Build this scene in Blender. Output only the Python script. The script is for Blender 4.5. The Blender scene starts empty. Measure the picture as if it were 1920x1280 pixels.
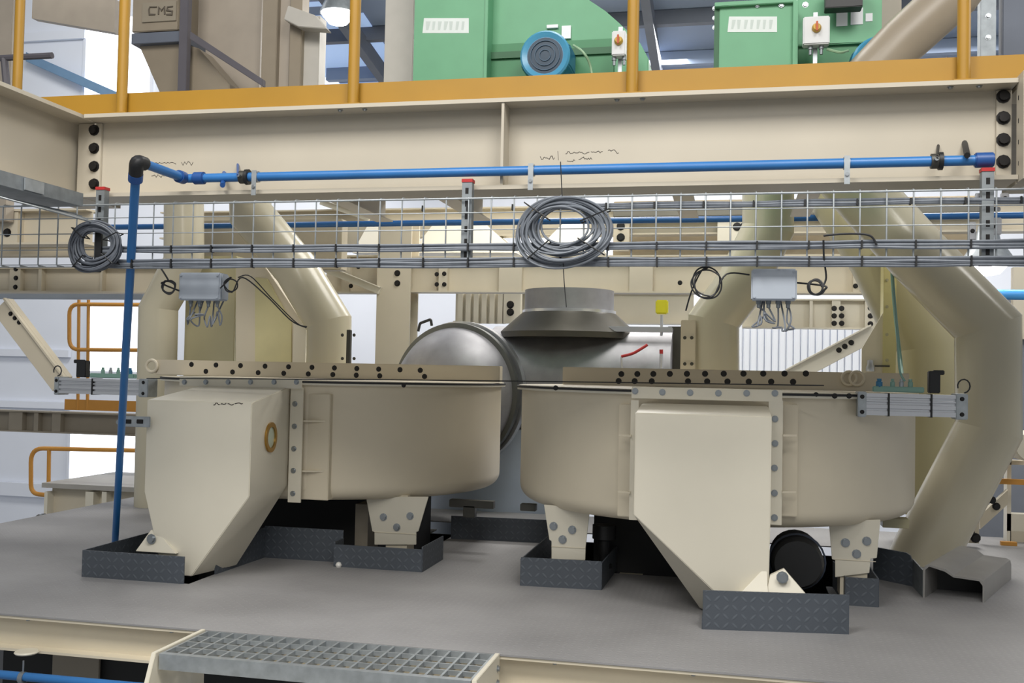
import bpy, bmesh, math, random
from mathutils import Vector, Matrix
random.seed(7)
SC = bpy.context.scene
COL = SC.collection
# ------------------------------------------------------------------ camera
F = 1900.0
EYE = Vector((0.0, 0.0, 1.2))
def _axes():
    v1 = Vector((-7700-960, 520-640, F))
    s = (700-520)/(960+7700)
    dx = -(v1.y*60+F*F)/(v1.x+v1.y*s)
    v2 = Vector((dx, 60+s*dx, F))
    X = (-v1).normalized(); Y = v2.normalized(); Z = X.cross(Y).normalized()
    return X, Y, Z              # world axes seen in the camera frame (x right, y down, z forward)
AX, AY, AZ = _axes()
def cam2world(v): return Vector((v.dot(AX), v.dot(AY), v.dot(AZ)))
cd = bpy.data.cameras.new('camera'); cam = bpy.data.objects.new('camera', cd); COL.objects.link(cam)
cd.sensor_width = 36; cd.lens = F/1920*36; cd.clip_start = 0.05; cd.clip_end = 200
r_, d_, f_ = cam2world(Vector((1,0,0))), cam2world(Vector((0,1,0))), cam2world(Vector((0,0,1)))
m = Matrix((r_, -d_, -f_)).transposed().to_4x4(); m.translation = EYE
cam.matrix_world = m
SC.camera = cam
# ------------------------------------------------------------------ light
SC.view_settings.view_transform = 'Standard'; SC.view_settings.look = 'None'
SC.view_settings.gamma = 1; SC.view_settings.use_curve_mapping = False
SC.view_settings.exposure = -0.4
w = bpy.data.worlds.new('hall_daylight'); SC.world = w; w.use_nodes = True
w.node_tree.nodes['Background'].inputs[0].default_value = (0.93, 0.97, 1.0, 1)
w.node_tree.nodes['Background'].inputs[1].default_value = 0.42
def area(name, loc, tgt, size, power, col=(1, .97, .92), sy=None):
    l = bpy.data.lights.new(name, 'AREA'); l.energy = power; l.size = size; l.color = col
    if sy: l.shape = 'RECTANGLE'; l.size_y = sy
    o = bpy.data.objects.new(name, l); COL.objects.link(o); o.location = loc
    o.rotation_euler = (Vector(tgt)-Vector(loc)).to_track_quat('-Z', 'Y').to_euler()
    return o
area('added_area_light', (-2.4, 0.6, 6.0), (-2.2, 4.5, 0.0), 2.2, 330)  # unseen area lights added to light the hall, no fittings built
area('added_area_light', (1.6, 0.4, 6.0), (0.6, 4.5, 0.0), 2.2, 330)
area('added_area_light', (-0.5, -3.5, 5.0), (-0.8, 5.5, 0.6), 2.4, 150)
area('added_area_light', (-6.6, 9.6, 7.4), (-6.9, 14.0, 2.8), 2.0, 400)  # added and aimed to brighten the back wall at the left
area('added_area_light', (-1.6, 11.4, 5.0), (-1.6, 11.4, 0), 2.0, 330)
area('added_area_light', (2.2, 10.8, 5.0), (2.2, 10.8, 0), 2.0, 330)
area('added_area_light', (-1.0, 7.4, 5.4), (-1.0, 7.4, 0), 1.8, 170)
area('added_area_light', (4.6, 5.5, 4.4), (0.0, 7.0, 1.2), 1.6, 120)

# ------------------------------------------------------------------ pixel to world
def ray(px, py): return cam2world(Vector(((px-960)/F, (py-640)/F, 1.0)))
def P(px, py, Y=None, X=None, Z=None):
    d = ray(px, py)
    if Y is not None: t = (Y-EYE.y)/d.y
    elif X is not None: t = (X-EYE.x)/d.x
    else: t = (Z-EYE.z)/d.z
    return EYE+d*t
def RX(px0, py0, px1, py1, Y):
    """world x0,x1,z0,z1 of an upright rectangle standing at depth Y"""
    mx, my = (px0+px1)/2, (py0+py1)/2
    return P(px0, my, Y).x, P(px1, my, Y).x, P(mx, py1, Y).z, P(mx, py0, Y).z
# ------------------------------------------------------------------ materials
def lin(h):
    h = h.lstrip('#'); out = []
    for i in (0, 2, 4):
        c = int(h[i:i+2], 16)/255
        out.append(c/12.92 if c <= .04045 else ((c+.055)/1.055)**2.4)
    return (*out, 1)
MATS = {}
def mat(name, hexc, rough=.5, metal=0., var=.06, scale=6., bump=0., emit=0., spec=.5, bscale=60.):
    if name in MATS: return MATS[name]
    M_ = bpy.data.materials.new(name); M_.use_nodes = True; nt = M_.node_tree; b = nt.nodes['Principled BSDF']
    c = lin(hexc)
    b.inputs['Roughness'].default_value = rough; b.inputs['Metallic'].default_value = metal
    b.inputs['Specular IOR Level'].default_value = spec
    tc = nt.nodes.new('ShaderNodeTexCoord')
    n = nt.nodes.new('ShaderNodeTexNoise'); n.inputs['Scale'].default_value = scale; n.inputs['Detail'].default_value = 5
    nt.links.new(tc.outputs['Object'], n.inputs['Vector'])
    rmp = nt.nodes.new('ShaderNodeValToRGB')
    rmp.color_ramp.elements[0].position = .3; rmp.color_ramp.elements[1].position = .75
    rmp.color_ramp.elements[0].color = tuple(max(0, x*(1-var)) for x in c[:3])+(1,)
    rmp.color_ramp.elements[1].color = tuple(min(1, x*(1+var)) for x in c[:3])+(1,)
    nt.links.new(n.outputs['Fac'], rmp.inputs['Fac']); nt.links.new(rmp.outputs['Color'], b.inputs['Base Color'])
    if bump:
        n2 = nt.nodes.new('ShaderNodeTexNoise'); n2.inputs['Scale'].default_value = bscale; n2.inputs['Detail'].default_value = 3
        nt.links.new(tc.outputs['Object'], n2.inputs['Vector'])
        bp = nt.nodes.new('ShaderNodeBump'); bp.inputs['Strength'].default_value = bump; bp.inputs['Distance'].default_value = .004
        nt.links.new(n2.outputs['Fac'], bp.inputs['Height']); nt.links.new(bp.outputs['Normal'], b.inputs['Normal'])
    if emit:
        b.inputs['Emission Color'].default_value = c; b.inputs['Emission Strength'].default_value = emit
    MATS[name] = M_; return M_
def tear_plate(name, hexc, tip, axes, cell, rough=.55, bump=.6, tipmix=.5):
    """chequer plate: raised lozenges turned to and fro, their worn tips painted with a highlight"""
    M_ = bpy.data.materials.new(name); M_.use_nodes = True; nt = M_.node_tree; b = nt.nodes['Principled BSDF']
    N, L = nt.nodes.new, nt.links.new
    def math_(op, a, bb=None):
        q = N('ShaderNodeMath'); q.operation = op
        for i, v in enumerate((a, bb)):
            if v is None: continue
            if isinstance(v, (int, float)): q.inputs[i].default_value = v
            else: L(v, q.inputs[i])
        return q.outputs[0]
    tc = N('ShaderNodeTexCoord'); sp = N('ShaderNodeSeparateXYZ')
    geo = N('ShaderNodeNewGeometry'); L(geo.outputs['Position'], sp.inputs[0])
    u = math_('DIVIDE', sp.outputs[axes[0]], cell); v = math_('DIVIDE', sp.outputs[axes[1]], cell)
    fu, fv = math_('FLOOR', u), math_('FLOOR', v)
    a = math_('SUBTRACT', math_('SUBTRACT', u, fu), .5); c = math_('SUBTRACT', math_('SUBTRACT', v, fv), .5)
    par = math_('FLOORED_MODULO', math_('ADD', fu, fv), 2.0)
    s = math_('MULTIPLY', math_('ADD', a, c), .707); t = math_('MULTIPLY', math_('SUBTRACT', a, c), .707)
    inv = math_('SUBTRACT', 1.0, par)
    lo = math_('ADD', math_('MULTIPLY', s, par), math_('MULTIPLY', t, inv))
    sh = math_('ADD', math_('MULTIPLY', t, par), math_('MULTIPLY', s, inv))
    e1 = math_('DIVIDE', lo, .5); e2 = math_('DIVIDE', sh, .16)
    rr = math_('ADD', math_('MULTIPLY', e1, e1), math_('MULTIPLY', e2, e2))
    hgt = math_('MAXIMUM', math_('SUBTRACT', 1.0, rr), 0.0)
    n = N('ShaderNodeTexNoise'); n.inputs['Scale'].default_value = 1.6; n.inputs['Detail'].default_value = 6
    L(geo.outputs['Position'], n.inputs['Vector'])
    rmp = N('ShaderNodeValToRGB'); cc = lin(hexc)
    rmp.color_ramp.elements[0].position = .3; rmp.color_ramp.elements[1].position = .7
    rmp.color_ramp.elements[0].color = tuple(x*.86 for x in cc[:3])+(1,)
    rmp.color_ramp.elements[1].color = tuple(x*1.1 for x in cc[:3])+(1,)
    L(n.outputs['Fac'], rmp.inputs['Fac'])
    mx = N('ShaderNodeMixRGB'); L(rmp.outputs['Color'], mx.inputs[1]); mx.inputs[2].default_value = lin(tip)
    L(math_('MULTIPLY', hgt, tipmix), mx.inputs[0]); L(mx.outputs[0], b.inputs['Base Color'])  # paler tip colour doubles as a painted highlight
    bp = N('ShaderNodeBump'); bp.inputs['Strength'].default_value = bump; bp.inputs['Distance'].default_value = .003
    L(hgt, bp.inputs['Height']); L(bp.outputs['Normal'], b.inputs['Normal'])
    b.inputs['Roughness'].default_value = rough
    MATS[name] = M_; return M_
cream = mat('cream_paint', '#dbd1bb', .42, var=.035, scale=2.5)
beam_shaded = mat('shaded_cream', '#bdb5a5', .45, var=.04, scale=2.5)  # cream darkened so the colour carries the shade on the beams
cream_hi = mat('pale_cream_paint', '#e0dac9', .36, var=.03, scale=2.5)
cream_bg = mat('beige_paint', '#cfc5b0', .5, var=.05, scale=2)
duct = mat('duct_cream_gloss', '#c2bba5', .24, var=.04, scale=2)
olive = mat('duct_olive_cream', '#b4ad8c', .35, var=.05, scale=2)
stainless = mat('brushed_stainless', '#9d9c9f', .55, .75, var=.12, scale=8)
steel_dk = mat('dark_steel', '#55544f', .5, .7, var=.1)
alu = mat('aluminium', '#d5d6da', .3, .85, var=.04)
galv = mat('galvanised', '#aab0b4', .42, .6, var=.14, scale=25)
galv_dull = mat('dull_galvanised', '#8f9599', .5, .6, var=.15, scale=20)
yellow = mat('safety_yellow', '#a2791f', .5, var=.05, scale=4)
yellow_far = mat('faded_safety_yellow', '#c98f3e', .5, var=.06)
blue = mat('blue_pipe', '#3272b2', .36, var=.07)
blue_dk = mat('blue_fitting', '#234f8f', .4, var=.05)
blue_mot = mat('motor_blue', '#2c6f96', .35, var=.06)
green = mat('machine_green', '#63a079', .5, var=.05)
black = mat('black_plastic', '#1b1c1e', .5, var=.1)
black_cable = mat('black_cable', '#26272a', .55, var=.1)
grey_cable = mat('grey_cable', '#777d86', .55, var=.1, scale=30)
grey_box = mat('grey_plastic', '#aab2bd', .5, var=.02)
white_lab = mat('white_paper', '#e8eaec', .6, var=.03)
ink = mat('dark_ink', '#4b4743', .8, var=.1)
ink_pale = mat('grey_print', '#c3cdc8', .8, var=.1)
red = mat('red_cap', '#b32a2a', .5)
plate_bolt = mat('dark_bolt', '#1d1b1b', .45, .3)
zinc = mat('zinc_bolt', '#a4a9ad', .33, .85, var=.1)
seal = mat('black_seal', '#26272a', .6)
brass = mat('brass', '#b08a45', .35, .8)
glass_m = mat('sight_glass', '#bcc7b4', .12)
yel_knob = mat('yellow_plastic', '#d8cf2a', .5)
orange_knob = mat('orange_switch', '#b8521d', .5)
pvc_green = mat('green_hose', '#7fa396', .4)
wallm = mat('hall_wall_sheet', '#e9eef9', .6, var=.03, scale=1)
wall_rib = mat('ribbed_wall_sheet', '#dfe3ea', .6, var=.03, scale=1)
roofm = mat('roof_sheet', '#8797b2', .6, var=.06, scale=1)
roof_dk = mat('roof_beam', '#5e6470', .6, var=.06)
glow_win = mat('daylit_window', '#f2f6ff', .4, emit=3.2, var=.01)
glow_lamp = mat('lamp_lens', '#ffffff', .4, emit=9, var=.01)
floor_lo = mat('lower_floor', '#9a9a9c', .6, var=.08)
dark_pit = mat('under_bin_dark', '#222324', .7)
taupe = mat('taupe_panel', '#8f8779', .55, var=.05)
blue_grey = mat('blue_grey_panel', '#b4c0d2', .45, .0, var=.04)
deckm = tear_plate('chequer_deck', '#949394', '#a6a5a6', (0, 1), .035, .6, .45, .3)
kick_x = tear_plate('chequer_kick_front', '#4d535b', '#767e86', (0, 2), .042, .5, .5, .25)
kick_y = tear_plate('chequer_kick_side', '#4d535b', '#767e86', (1, 2), .042, .5, .5, .25)
# ------------------------------------------------------------------ mesh helpers
WPOS = {}
class MB:
    def __init__(s): s.v = []; s.f = []
    def box(s, x0, x1, y0, y1, z0, z1):
        n = len(s.v)
        s.v += [Vector(q) for q in ((x0,y0,z0),(x1,y0,z0),(x1,y1,z0),(x0,y1,z0),(x0,y0,z1),(x1,y0,z1),(x1,y1,z1),(x0,y1,z1))]
        s.f += [tuple(n+i for i in q) for q in ((0,3,2,1),(4,5,6,7),(0,1,5,4),(1,2,6,5),(2,3,7,6),(3,0,4,7))]
        return s
    def loft(s, rings, cap=True, close=False):
        n0 = len(s.v); k = len(rings[0])
        for r in rings: s.v += [Vector(q) for q in r]
        m_ = len(rings)
        for i in range(m_ if close else m_-1):
            a, b = n0+i*k, n0+((i+1) % m_)*k
            for j in range(k):
                s.f.append((a+j, a+(j+1) % k, b+(j+1) % k, b+j))
        if cap and not close:
            s.f.append(tuple(n0+j for j in reversed(range(k)))); s.f.append(tuple(n0+(m_-1)*k+j for j in range(k)))
        return s
    def prism(s, poly, axis, a0, a1):
        mk = {'X': lambda p, a: (a, p[0], p[1]), 'Y': lambda p, a: (p[0], a, p[1]), 'Z': lambda p, a: (p[0], p[1], a)}[axis]
        return s.loft([[mk(p, a0) for p in poly], [mk(p, a1) for p in poly]])
    def slab(s, pts, off):
        """polygon of 3-D points thickened by the vector off"""
        off = Vector(off); return s.loft([[Vector(p) for p in pts], [Vector(p)+off for p in pts]])
    def tube(s, path, r, n=12, closed=False):
        path = [Vector(p) for p in path]; m_ = len(path)
        rad = r if isinstance(r, (list, tuple)) else [r]*m_
        T = []
        for i in range(m_):
            if closed: t = path[(i+1) % m_]-path[i-1]
            else: t = path[min(i+1, m_-1)]-path[max(i-1, 0)]
            T.append(t.normalized())
        ref = Vector((0, 0, 1)) if abs(T[0].z) < .9 else Vector((1, 0, 0))
        u = T[0].cross(ref).normalized(); rings = []
        for i in range(m_):
            u = (u-T[i]*u.dot(T[i])).normalized(); v = T[i].cross(u)
            # widen at a mitre so that the pipe keeps its bore
            k = 1.0
            if 0 < i < m_-1:
                a = (path[i]-path[i-1]).normalized(); c = max(.5, a.dot(T[i])); k = 1/c
                nb = (a-(path[i+1]-path[i]).normalized())
                nb = nb.normalized() if nb.length > 1e-5 else None
            else: nb = None
            ring = []
            for j in range(n):
                q = 2*math.pi*j/n; o = (u*math.cos(q)+v*math.sin(q))*rad[i]
                if nb is not None: o += nb*o.dot(nb)*(k-1)
                ring.append(path[i]+o)
            rings.append(ring)
        return s.loft(rings, cap=not closed, close=closed)
    def lathe(s, prof, c=(0,0,0), n=32, axis=(0,0,1), close=False):
        c = Vector(c); a = Vector(axis).normalized()
        ref = Vector((0,0,1)) if abs(a.z) < .9 else Vector((1,0,0))
        u = a.cross(ref).normalized(); v = a.cross(u)
        rings = [[c+a*h+(u*math.cos(2*math.pi*j/n)+v*math.sin(2*math.pi*j/n))*max(r, 1e-4) for j in range(n)] for r, h in prof]
        return s.loft(rings, cap=not close, close=close)
    def mesh(s, name, bevel=0., ang=35, origin=None):
        bm = bmesh.new(); vs = [bm.verts.new(q) for q in s.v]
        for f in s.f:
            try: bm.faces.new([vs[i] for i in f])
            except ValueError: pass
        bmesh.ops.recalc_face_normals(bm, faces=bm.faces)
        if bevel:
            ed = [e for e in bm.edges if len(e.link_faces) == 2 and e.calc_face_angle(0) > .5]
            bmesh.ops.bevel(bm, geom=ed, offset=bevel, segments=2, affect='EDGES', clamp_overlap=True)
        lo = Vector([min(q.co[i] for q in bm.verts) for i in range(3)]); hi = Vector([max(q.co[i] for q in bm.verts) for i in range(3)])
        o = Vector(((lo.x+hi.x)/2, (lo.y+hi.y)/2, lo.z)) if origin is None else Vector(origin)
        for q in bm.verts: q.co -= o
        me = bpy.data.meshes.new(name); bm.to_mesh(me); bm.free()
        me.polygons.foreach_set('use_smooth', [True]*len(me.polygons)); me.set_sharp_from_angle(angle=math.radians(ang))
        return me, o
    def build(s, name, m_, parent=None, bevel=0., ang=35):
        me, o = s.mesh(name, bevel, ang); me.materials.append(m_)
        return place(name, me, o, parent)
def place(name, data, pos, parent=None, rot=None):
    ob = bpy.data.objects.new(name, data); COL.objects.link(ob)
    pos = Vector(pos)
    ob.location = pos-(WPOS[parent.name] if parent else Vector())
    if parent: ob.parent = parent
    if rot: ob.rotation_euler = rot
    WPOS[ob.name] = pos
    return ob
LABELS = set()
def tag(o, label, cat, group=None, kind=None):
    o['label'] = label; o['category'] = cat
    if group: o['group'] = group
    if kind: o['kind'] = kind
    return o
def thing(name, label, cat, loc, group=None):
    return tag(place(name, None, loc), label, cat, group)
def struct(o): o['kind'] = 'structure'; return o
ROT = {'-Y': (math.pi/2, 0, 0), '+X': (0, math.pi/2, 0), '-X': (0, -math.pi/2, 0), '+Z': (0, 0, 0), '-Z': (math.pi, 0, 0)}
_b = {}
def bolt(parent, pos, r=.016, d='-Y', m_=None, name='bolt', h=None):
    m_ = m_ or zinc; h = h or r*.9; key = (round(r, 4), round(h, 4), m_.name)
    if key not in _b:
        q = MB().lathe([(r*1.45, 0), (r*1.45, h*.22), (r, h*.22), (r, h), (0, h)], n=10)
        me, _ = q.mesh('bolt_head', origin=(0,0,0)); me.materials.append(m_); _b[key] = me
    rot = ROT[d] if isinstance(d, str) else Vector(d).to_track_quat('Z', 'Y').to_euler()
    return place(name, _b[key], pos, parent, rot)
def smooth_path(pts, n=8):
    """Catmull-Rom through points"""
    pts = [Vector(p) for p in pts]; out = []
    for i in range(len(pts)-1):
        p0, p1, p2, p3 = pts[max(i-1, 0)], pts[i], pts[i+1], pts[min(i+2, len(pts)-1)]
        for k in range(n):
            t = k/n
            out.append(.5*((2*p1)+(p2-p0)*t+(2*p0-5*p1+4*p2-p3)*t*t+(3*p1-p0-3*p2+p3)*t**3))
    out.append(pts[-1]); return out
def fillet(pts, rad, n=8):
    """polyline with rounded corners"""
    pts = [Vector(p) for p in pts]; out = [pts[0]]
    for i in range(1, len(pts)-1):
        a = (pts[i-1]-pts[i]); b = (pts[i+1]-pts[i]); r = min(rad, a.length*.48, b.length*.48)
        p, q = pts[i]+a.normalized()*r, pts[i]+b.normalized()*r
        for k in range(n+1):
            t = k/n; out.append(p*(1-t)**2+pts[i]*2*t*(1-t)+q*t*t)
    out.append(pts[-1]); return out
def ibeam_poly(c, half, z0, z1, tf, tw):
    """I section in (horizontal, z), centred on c"""
    a = tw/2
    return [(c-half,z0),(c+half,z0),(c+half,z0+tf),(c+a,z0+tf),(c+a,z1-tf),(c+half,z1-tf),(c+half,z1),(c-half,z1),(c-half,z1-tf),(c-a,z1-tf),(c-a,z0+tf),(c-half,z0+tf)]
def cable(name, pts, r, m_, label, cat='cable', parent=None, n=6, group=None):
    o = MB().tube(smooth_path(pts, 6), r, n).build(name, m_, parent)
    if parent is None: tag(o, label, cat, group)
    return o
# ================================================================== the hall
YB = 14.5
def hall():
    # back wall: sheet wall with window openings, built from panels
    xl, xr = -14.0, 9.0
    wins = []
    for (a, b, c, d) in ((158, 28, 290, 182), (164, 566, 268, 702), (128, 806, 292, 912)):
        wins.append(RX(a, b, c, d, YB))
    xs = sorted({xl, xr, *[q for w_ in wins for q in w_[:2]]}); zs = sorted({-3.0, 7.5, *[q for w_ in wins for q in w_[2:]]})
    mb = MB(); idx = {}
    def vid(x, y, z):
        k = (round(x, 4), round(y, 4), round(z, 4))
        if k not in idx: idx[k] = len(mb.v); mb.v.append(Vector(k))
        return idx[k]
    for i in range(len(xs)-1):
        for j in range(len(zs)-1):
            cx, cz = (xs[i]+xs[i+1])/2, (zs[j]+zs[j+1])/2
            if any(w_[0] < cx < w_[1] and w_[2] < cz < w_[3] for w_ in wins): continue
            mb.f.append((vid(xs[i],YB,zs[j]), vid(xs[i+1],YB,zs[j]), vid(xs[i+1],YB,zs[j+1]), vid(xs[i],YB,zs[j+1])))
    wall = struct(mb.build('wall_back', wallm))
    for k, (x0, x1, z0, z1) in enumerate(wins):
        wn = place('window_%d' % (k+1), None, ((x0+x1)/2, YB, z0)); struct(wn)
        fr = MB().loft([[(x0,YB-.04,z0),(x1,YB-.04,z0),(x1,YB-.04,z1),(x0,YB-.04,z1)], [(x0+.05,YB-.04,z0+.05),(x1-.05,YB-.04,z0+.05),(x1-.05,YB-.04,z1-.05),(x0+.05,YB-.04,z1-.05)],
                       [(x0+.05,YB+.02,z0+.05),(x1-.05,YB+.02,z0+.05),(x1-.05,YB+.02,z1-.05),(x0+.05,YB+.02,z1-.05)], [(x0,YB+.02,z0),(x1,YB+.02,z0),(x1,YB+.02,z1),(x0,YB+.02,z1)]], close=True)
        fr.build('window_frame', wallm, wn)
        n = 2 if x1-x0 < 1.2 else 3
        for i in range(n):
            a, b = x0+.05+(x1-x0-.1)*i/n, x0+.05+(x1-x0-.1)*(i+1)/n
            MB().box(a+.006, b-.006, YB-.01, YB, z0+.05, z1-.05).build('pane', glow_win, wn)
    # horizontal rails of the wall sheeting
    for (y0, y1, a, b) in ((655, 668, 0, 130), (752, 764, 0, 128), (905, 930, 0, 128), (60, 76, 50, 160)):
        x0, x1, z0, z1 = RX(a-40, y0, b, y1, YB-.06)
        MB().box(x0, x1, YB-.08, YB-.01, z0, z1).build('wall_rail', wallm, wall)
    # ribbed sheets right of the middle
    x0, x1, z0, z1 = RX(1340, 575, 1700, 760, YB-.3)
    n = 26
    for i in range(n):
        a = x0+(x1-x0)*i/n; w_ = (x1-x0)/n
        MB().prism([(a, YB-.2), (a+.2*w_, YB-.215), (a+.75*w_, YB-.215), (a+.9*w_, YB-.2)], 'Z', z0, z1).build('wall_rib', wall_rib, wall)
    # roof over the right and middle, falling towards the back
    zb = 4.7
    rf = struct(MB().slab([(-5.2, YB, zb), (9, YB, zb), (9, 3.5, 6.6), (-5.2, 3.5, 6.6)], (0, 0, .08)).build('ceiling', roofm))
    for i in range(9):
        yy = 6.5+i*.95; z = zb+(YB-yy)*(6.6-zb)/(YB-3.5)
        MB().box(-5.2, 9, yy-.05, yy+.05, z-.16, z).build('purlin', roof_dk if i % 2 else roofm, rf)
    for xx in (-4.4, -2.7, -1.0, .9, 3.0):
        MB().slab([(xx, YB-.2, zb-.1), (xx+.1, YB-.2, zb-.1), (xx+.1, 6.0, 6.05), (xx, 6.0, 6.05)], (0, 0, -.2)).build('rafter', roof_dk, rf)
    xa, xb = P(560, 60, 12.0).x, P(740, 60, 12.0).x
    for k in range(3):
        y0_, y1_ = 9.2+k*1.7, 10.7+k*1.7; zf = lambda y: zb+(YB-y)*(6.6-zb)/(YB-3.5)-.012
        MB().slab([(xa, y1_, zf(y1_)), (xb, y1_, zf(y1_)), (xb, y0_, zf(y0_)), (xa, y0_, zf(y0_))], (0, 0, .008)).build('rooflight', mat('rooflight', '#a8c2ea', .5, emit=.7, var=.02), rf)
    struct(MB().box(xl, xr, -2, YB, -3.05, -3.0).build('ground', floor_lo))
    # strip light under the roof, high-bay lamp
    x0, x1, z0, z1 = RX(1218, 95, 1342, 103, 12.5)
    t = thing('strip_light', 'thin strip light between the two green machines below the dark roof', 'light', (x0, 12.5, z0))
    MB().box(x0, x1, 12.45, 12.55, z0, z1).build('diffuser', glow_lamp, t); MB().box(x0, x1, 12.44, 12.56, z1, z1+.05).build('housing', roof_dk, t)
    c = P(634, 26, 9.0)
    t = thing('high_bay_lamp', 'round glowing high bay lamp beside a yellow post at the top', 'lamp', c)
    MB().lathe([(.02, .34), (.08, .32), (.10, .18), (.17, .03), (.175, 0), (.165, 0), (.15, .02), (.0, .05)], c, 24).build('reflector', galv, t)
    MB().lathe([(0, -.11), (.09, -.09), (.15, -.02), (.16, .015), (0, .015)], c, 24).build('lens', glow_lamp, t)
    MB().tube([c+Vector((0,0,.3)), c+Vector((0,0,1.2))], .012, 6).build('cord', black_cable, t)
    c = P(1852, 492, 9.5)
    t = thing('high_bay_lamp', 'glowing lamp just above the big duct elbow at the right', 'lamp', c)
    MB().lathe([(.02, .34), (.08, .32), (.1, .2), (.2, .05), (.21, .03), (.19, .03), (.0, .06)], c, 24).build('reflector', galv, t)
    MB().lathe([(0, -.12), (.1, -.1), (.17, -.02), (.18, .03), (0, .03)], c, 24).build('lens', glow_lamp, t)
    MB().tube([c+Vector((0,0,.3)), c+Vector((0,0,3.2))], .012, 6).build('cord', black_cable, t)
hall()
# ================================================================== deck
YF = 4.267
def deck():
    holes = [(-3.58, -2.93, 5.14, 6.02), (-3.58, -1.83, 6.02, 6.32), (-3.58, -2.0, 6.32, 7.9), (-2.36, -1.83, 5.87, 6.02),
             (-1.15, -.72, 5.70, 6.2), (-.12, .54, 5.08, 6.2), (-1.15, .76, 6.2, 7.7)]
    X0, X1, Y0, Y1 = -5.35, 3.2, YF, 8.6
    xs = sorted({X0, X1, *[h for q in holes for h in q[:2]]}); ys = sorted({Y0, Y1, *[h for q in holes for h in q[2:]]})
    bm = bmesh.new(); idx = {}
    def vid(x, y):
        k = (x, y)
        if k not in idx: idx[k] = bm.verts.new((x, y, 0))
        return idx[k]
    for i in range(len(xs)-1):
        for j in range(len(ys)-1):
            cx, cy = (xs[i]+xs[i+1])/2, (ys[j]+ys[j+1])/2
            if any(h[0] < cx < h[1] and h[2] < cy < h[3] for h in holes): continue
            bm.faces.new((vid(xs[i],ys[j]), vid(xs[i+1],ys[j]), vid(xs[i+1],ys[j+1]), vid(xs[i],ys[j+1])))
    r = bmesh.ops.extrude_face_region(bm, geom=list(bm.faces))
    for v in [e for e in r['geom'] if isinstance(e, bmesh.types.BMVert)]: v.co.z -= .008
    bmesh.ops.recalc_face_normals(bm, faces=bm.faces)
    me = bpy.data.meshes.new('floor'); bm.to_mesh(me); bm.free(); me.materials.append(deckm)
    fl = struct(place('floor', me, (0,0,0)))
    pit = struct(MB().box(-3.9, 1.2, 4.9, 8.5, -.62, -.6).build('added_dark_floor', dark_pit))  # unseen dark tray added to keep the deck openings dark
    for q in ((-3.9, -3.88, 4.9, 8.5), (1.18, 1.2, 4.9, 8.5), (-3.88, 1.18, 4.9, 4.92), (-3.88, 1.18, 8.48, 8.5)):
        MB().box(*q, -.6, -.2).build('added_dark_side', dark_pit, pit)
    # I-beam under the front edge
    b = thing('deck_edge_beam', 'cream steel beam under the front edge of the grey deck', 'beam', (-1, YF, -.2))
    MB().prism(ibeam_poly(YF+.075, .07, -.175, -.010, .012, .008), 'X', X0, X1).build('beam', cream, b)
    for px, py in ((53, 1160), (322, 1184), (1040, 1243), (1300, 1264)):
        q = P(px, py, YF+.03); bolt(b, (q.x, YF+.03, -.024), .009, '-Z', zinc)
    for xx in (-4.4, -2.6, -.6, 1.4):
        o = MB().prism(ibeam_poly(xx, .07, -.19, -.012, .012, .008), 'Y', YF+.16, 8.6).build('floor_joist', cream, fl)
deck()
def stair():
    x0, x1, y0, y1 = -2.33, -.985, 3.865, YF-.008
    t = thing('stair_landing_tread', 'galvanised grating tread at the head of the stairs', 'stair tread', (x0, y0, -.05))
    MB().prism([(y0, -.065), (y0+.004, -.065), (y0+.004, -.004), (y0+.03, -.004), (y0+.03, 0), (y0, 0)], 'X', x0, x1).build('nosing', galv, t)
    MB().box(x0, x1, y1-.004, y1, -.03, 0).build('rear_bar', galv, t)
    n = 21
    me, o0 = MB().box(-.005, .005, y0+.03, y1-.004, -.03, -.001).mesh('bar'); me.materials.append(galv)
    for i in range(n+1):
        xx = x0+.004+(x1-x0-.008)*i/n
        place('bearing_bar', me, (xx, o0.y, o0.z), t)
    me, o0 = MB().box(x0, x1, -.004, .004, -.02, -.0012).mesh('cross'); me.materials.append(galv)
    for k in range(1, 4):
        place('cross_bar', me, (o0.x, y0+.03+(y1-y0-.034)*k/4, o0.z), t)
    for s, xa, lab in ((0, x0-.03, 'cream stair stringer at the left end of the grating tread'), (1, x1+.004, 'cream stair stringer plate at the right end of the grating tread')):
        q = tag(MB().prism([(y1+.005, .005), (y1+.005, -.24), (y0-.15, -.7), (y0-.32, -.7), (y0-.01, -.05 if s else .005), (y0, .005)], 'X', xa, xa+.02).build('stair_stringer', cream_hi, bevel=.002), lab, 'stringer')
        bolt(q, (xa+.02, YF-.04, -.05), .011, '+X'); bolt(q, (xa+.02, YF-.04, -.11), .011, '+X')
    # next tread down
    t = thing('stair_tread', 'lower cream ribbed stair tread half hidden below the grating', 'stair tread', (x0, 3.6, -.25))
    for i in range(6):
        MB().box(x0, x1, 3.62+i*.045, 3.65+i*.045, -.225, -.2).build('slat', cream_hi, t)
    MB().box(x0, x0+.02, 3.6, 3.9, -.25, -.2).build('end_plate', cream_hi, t)
stair()
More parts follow.
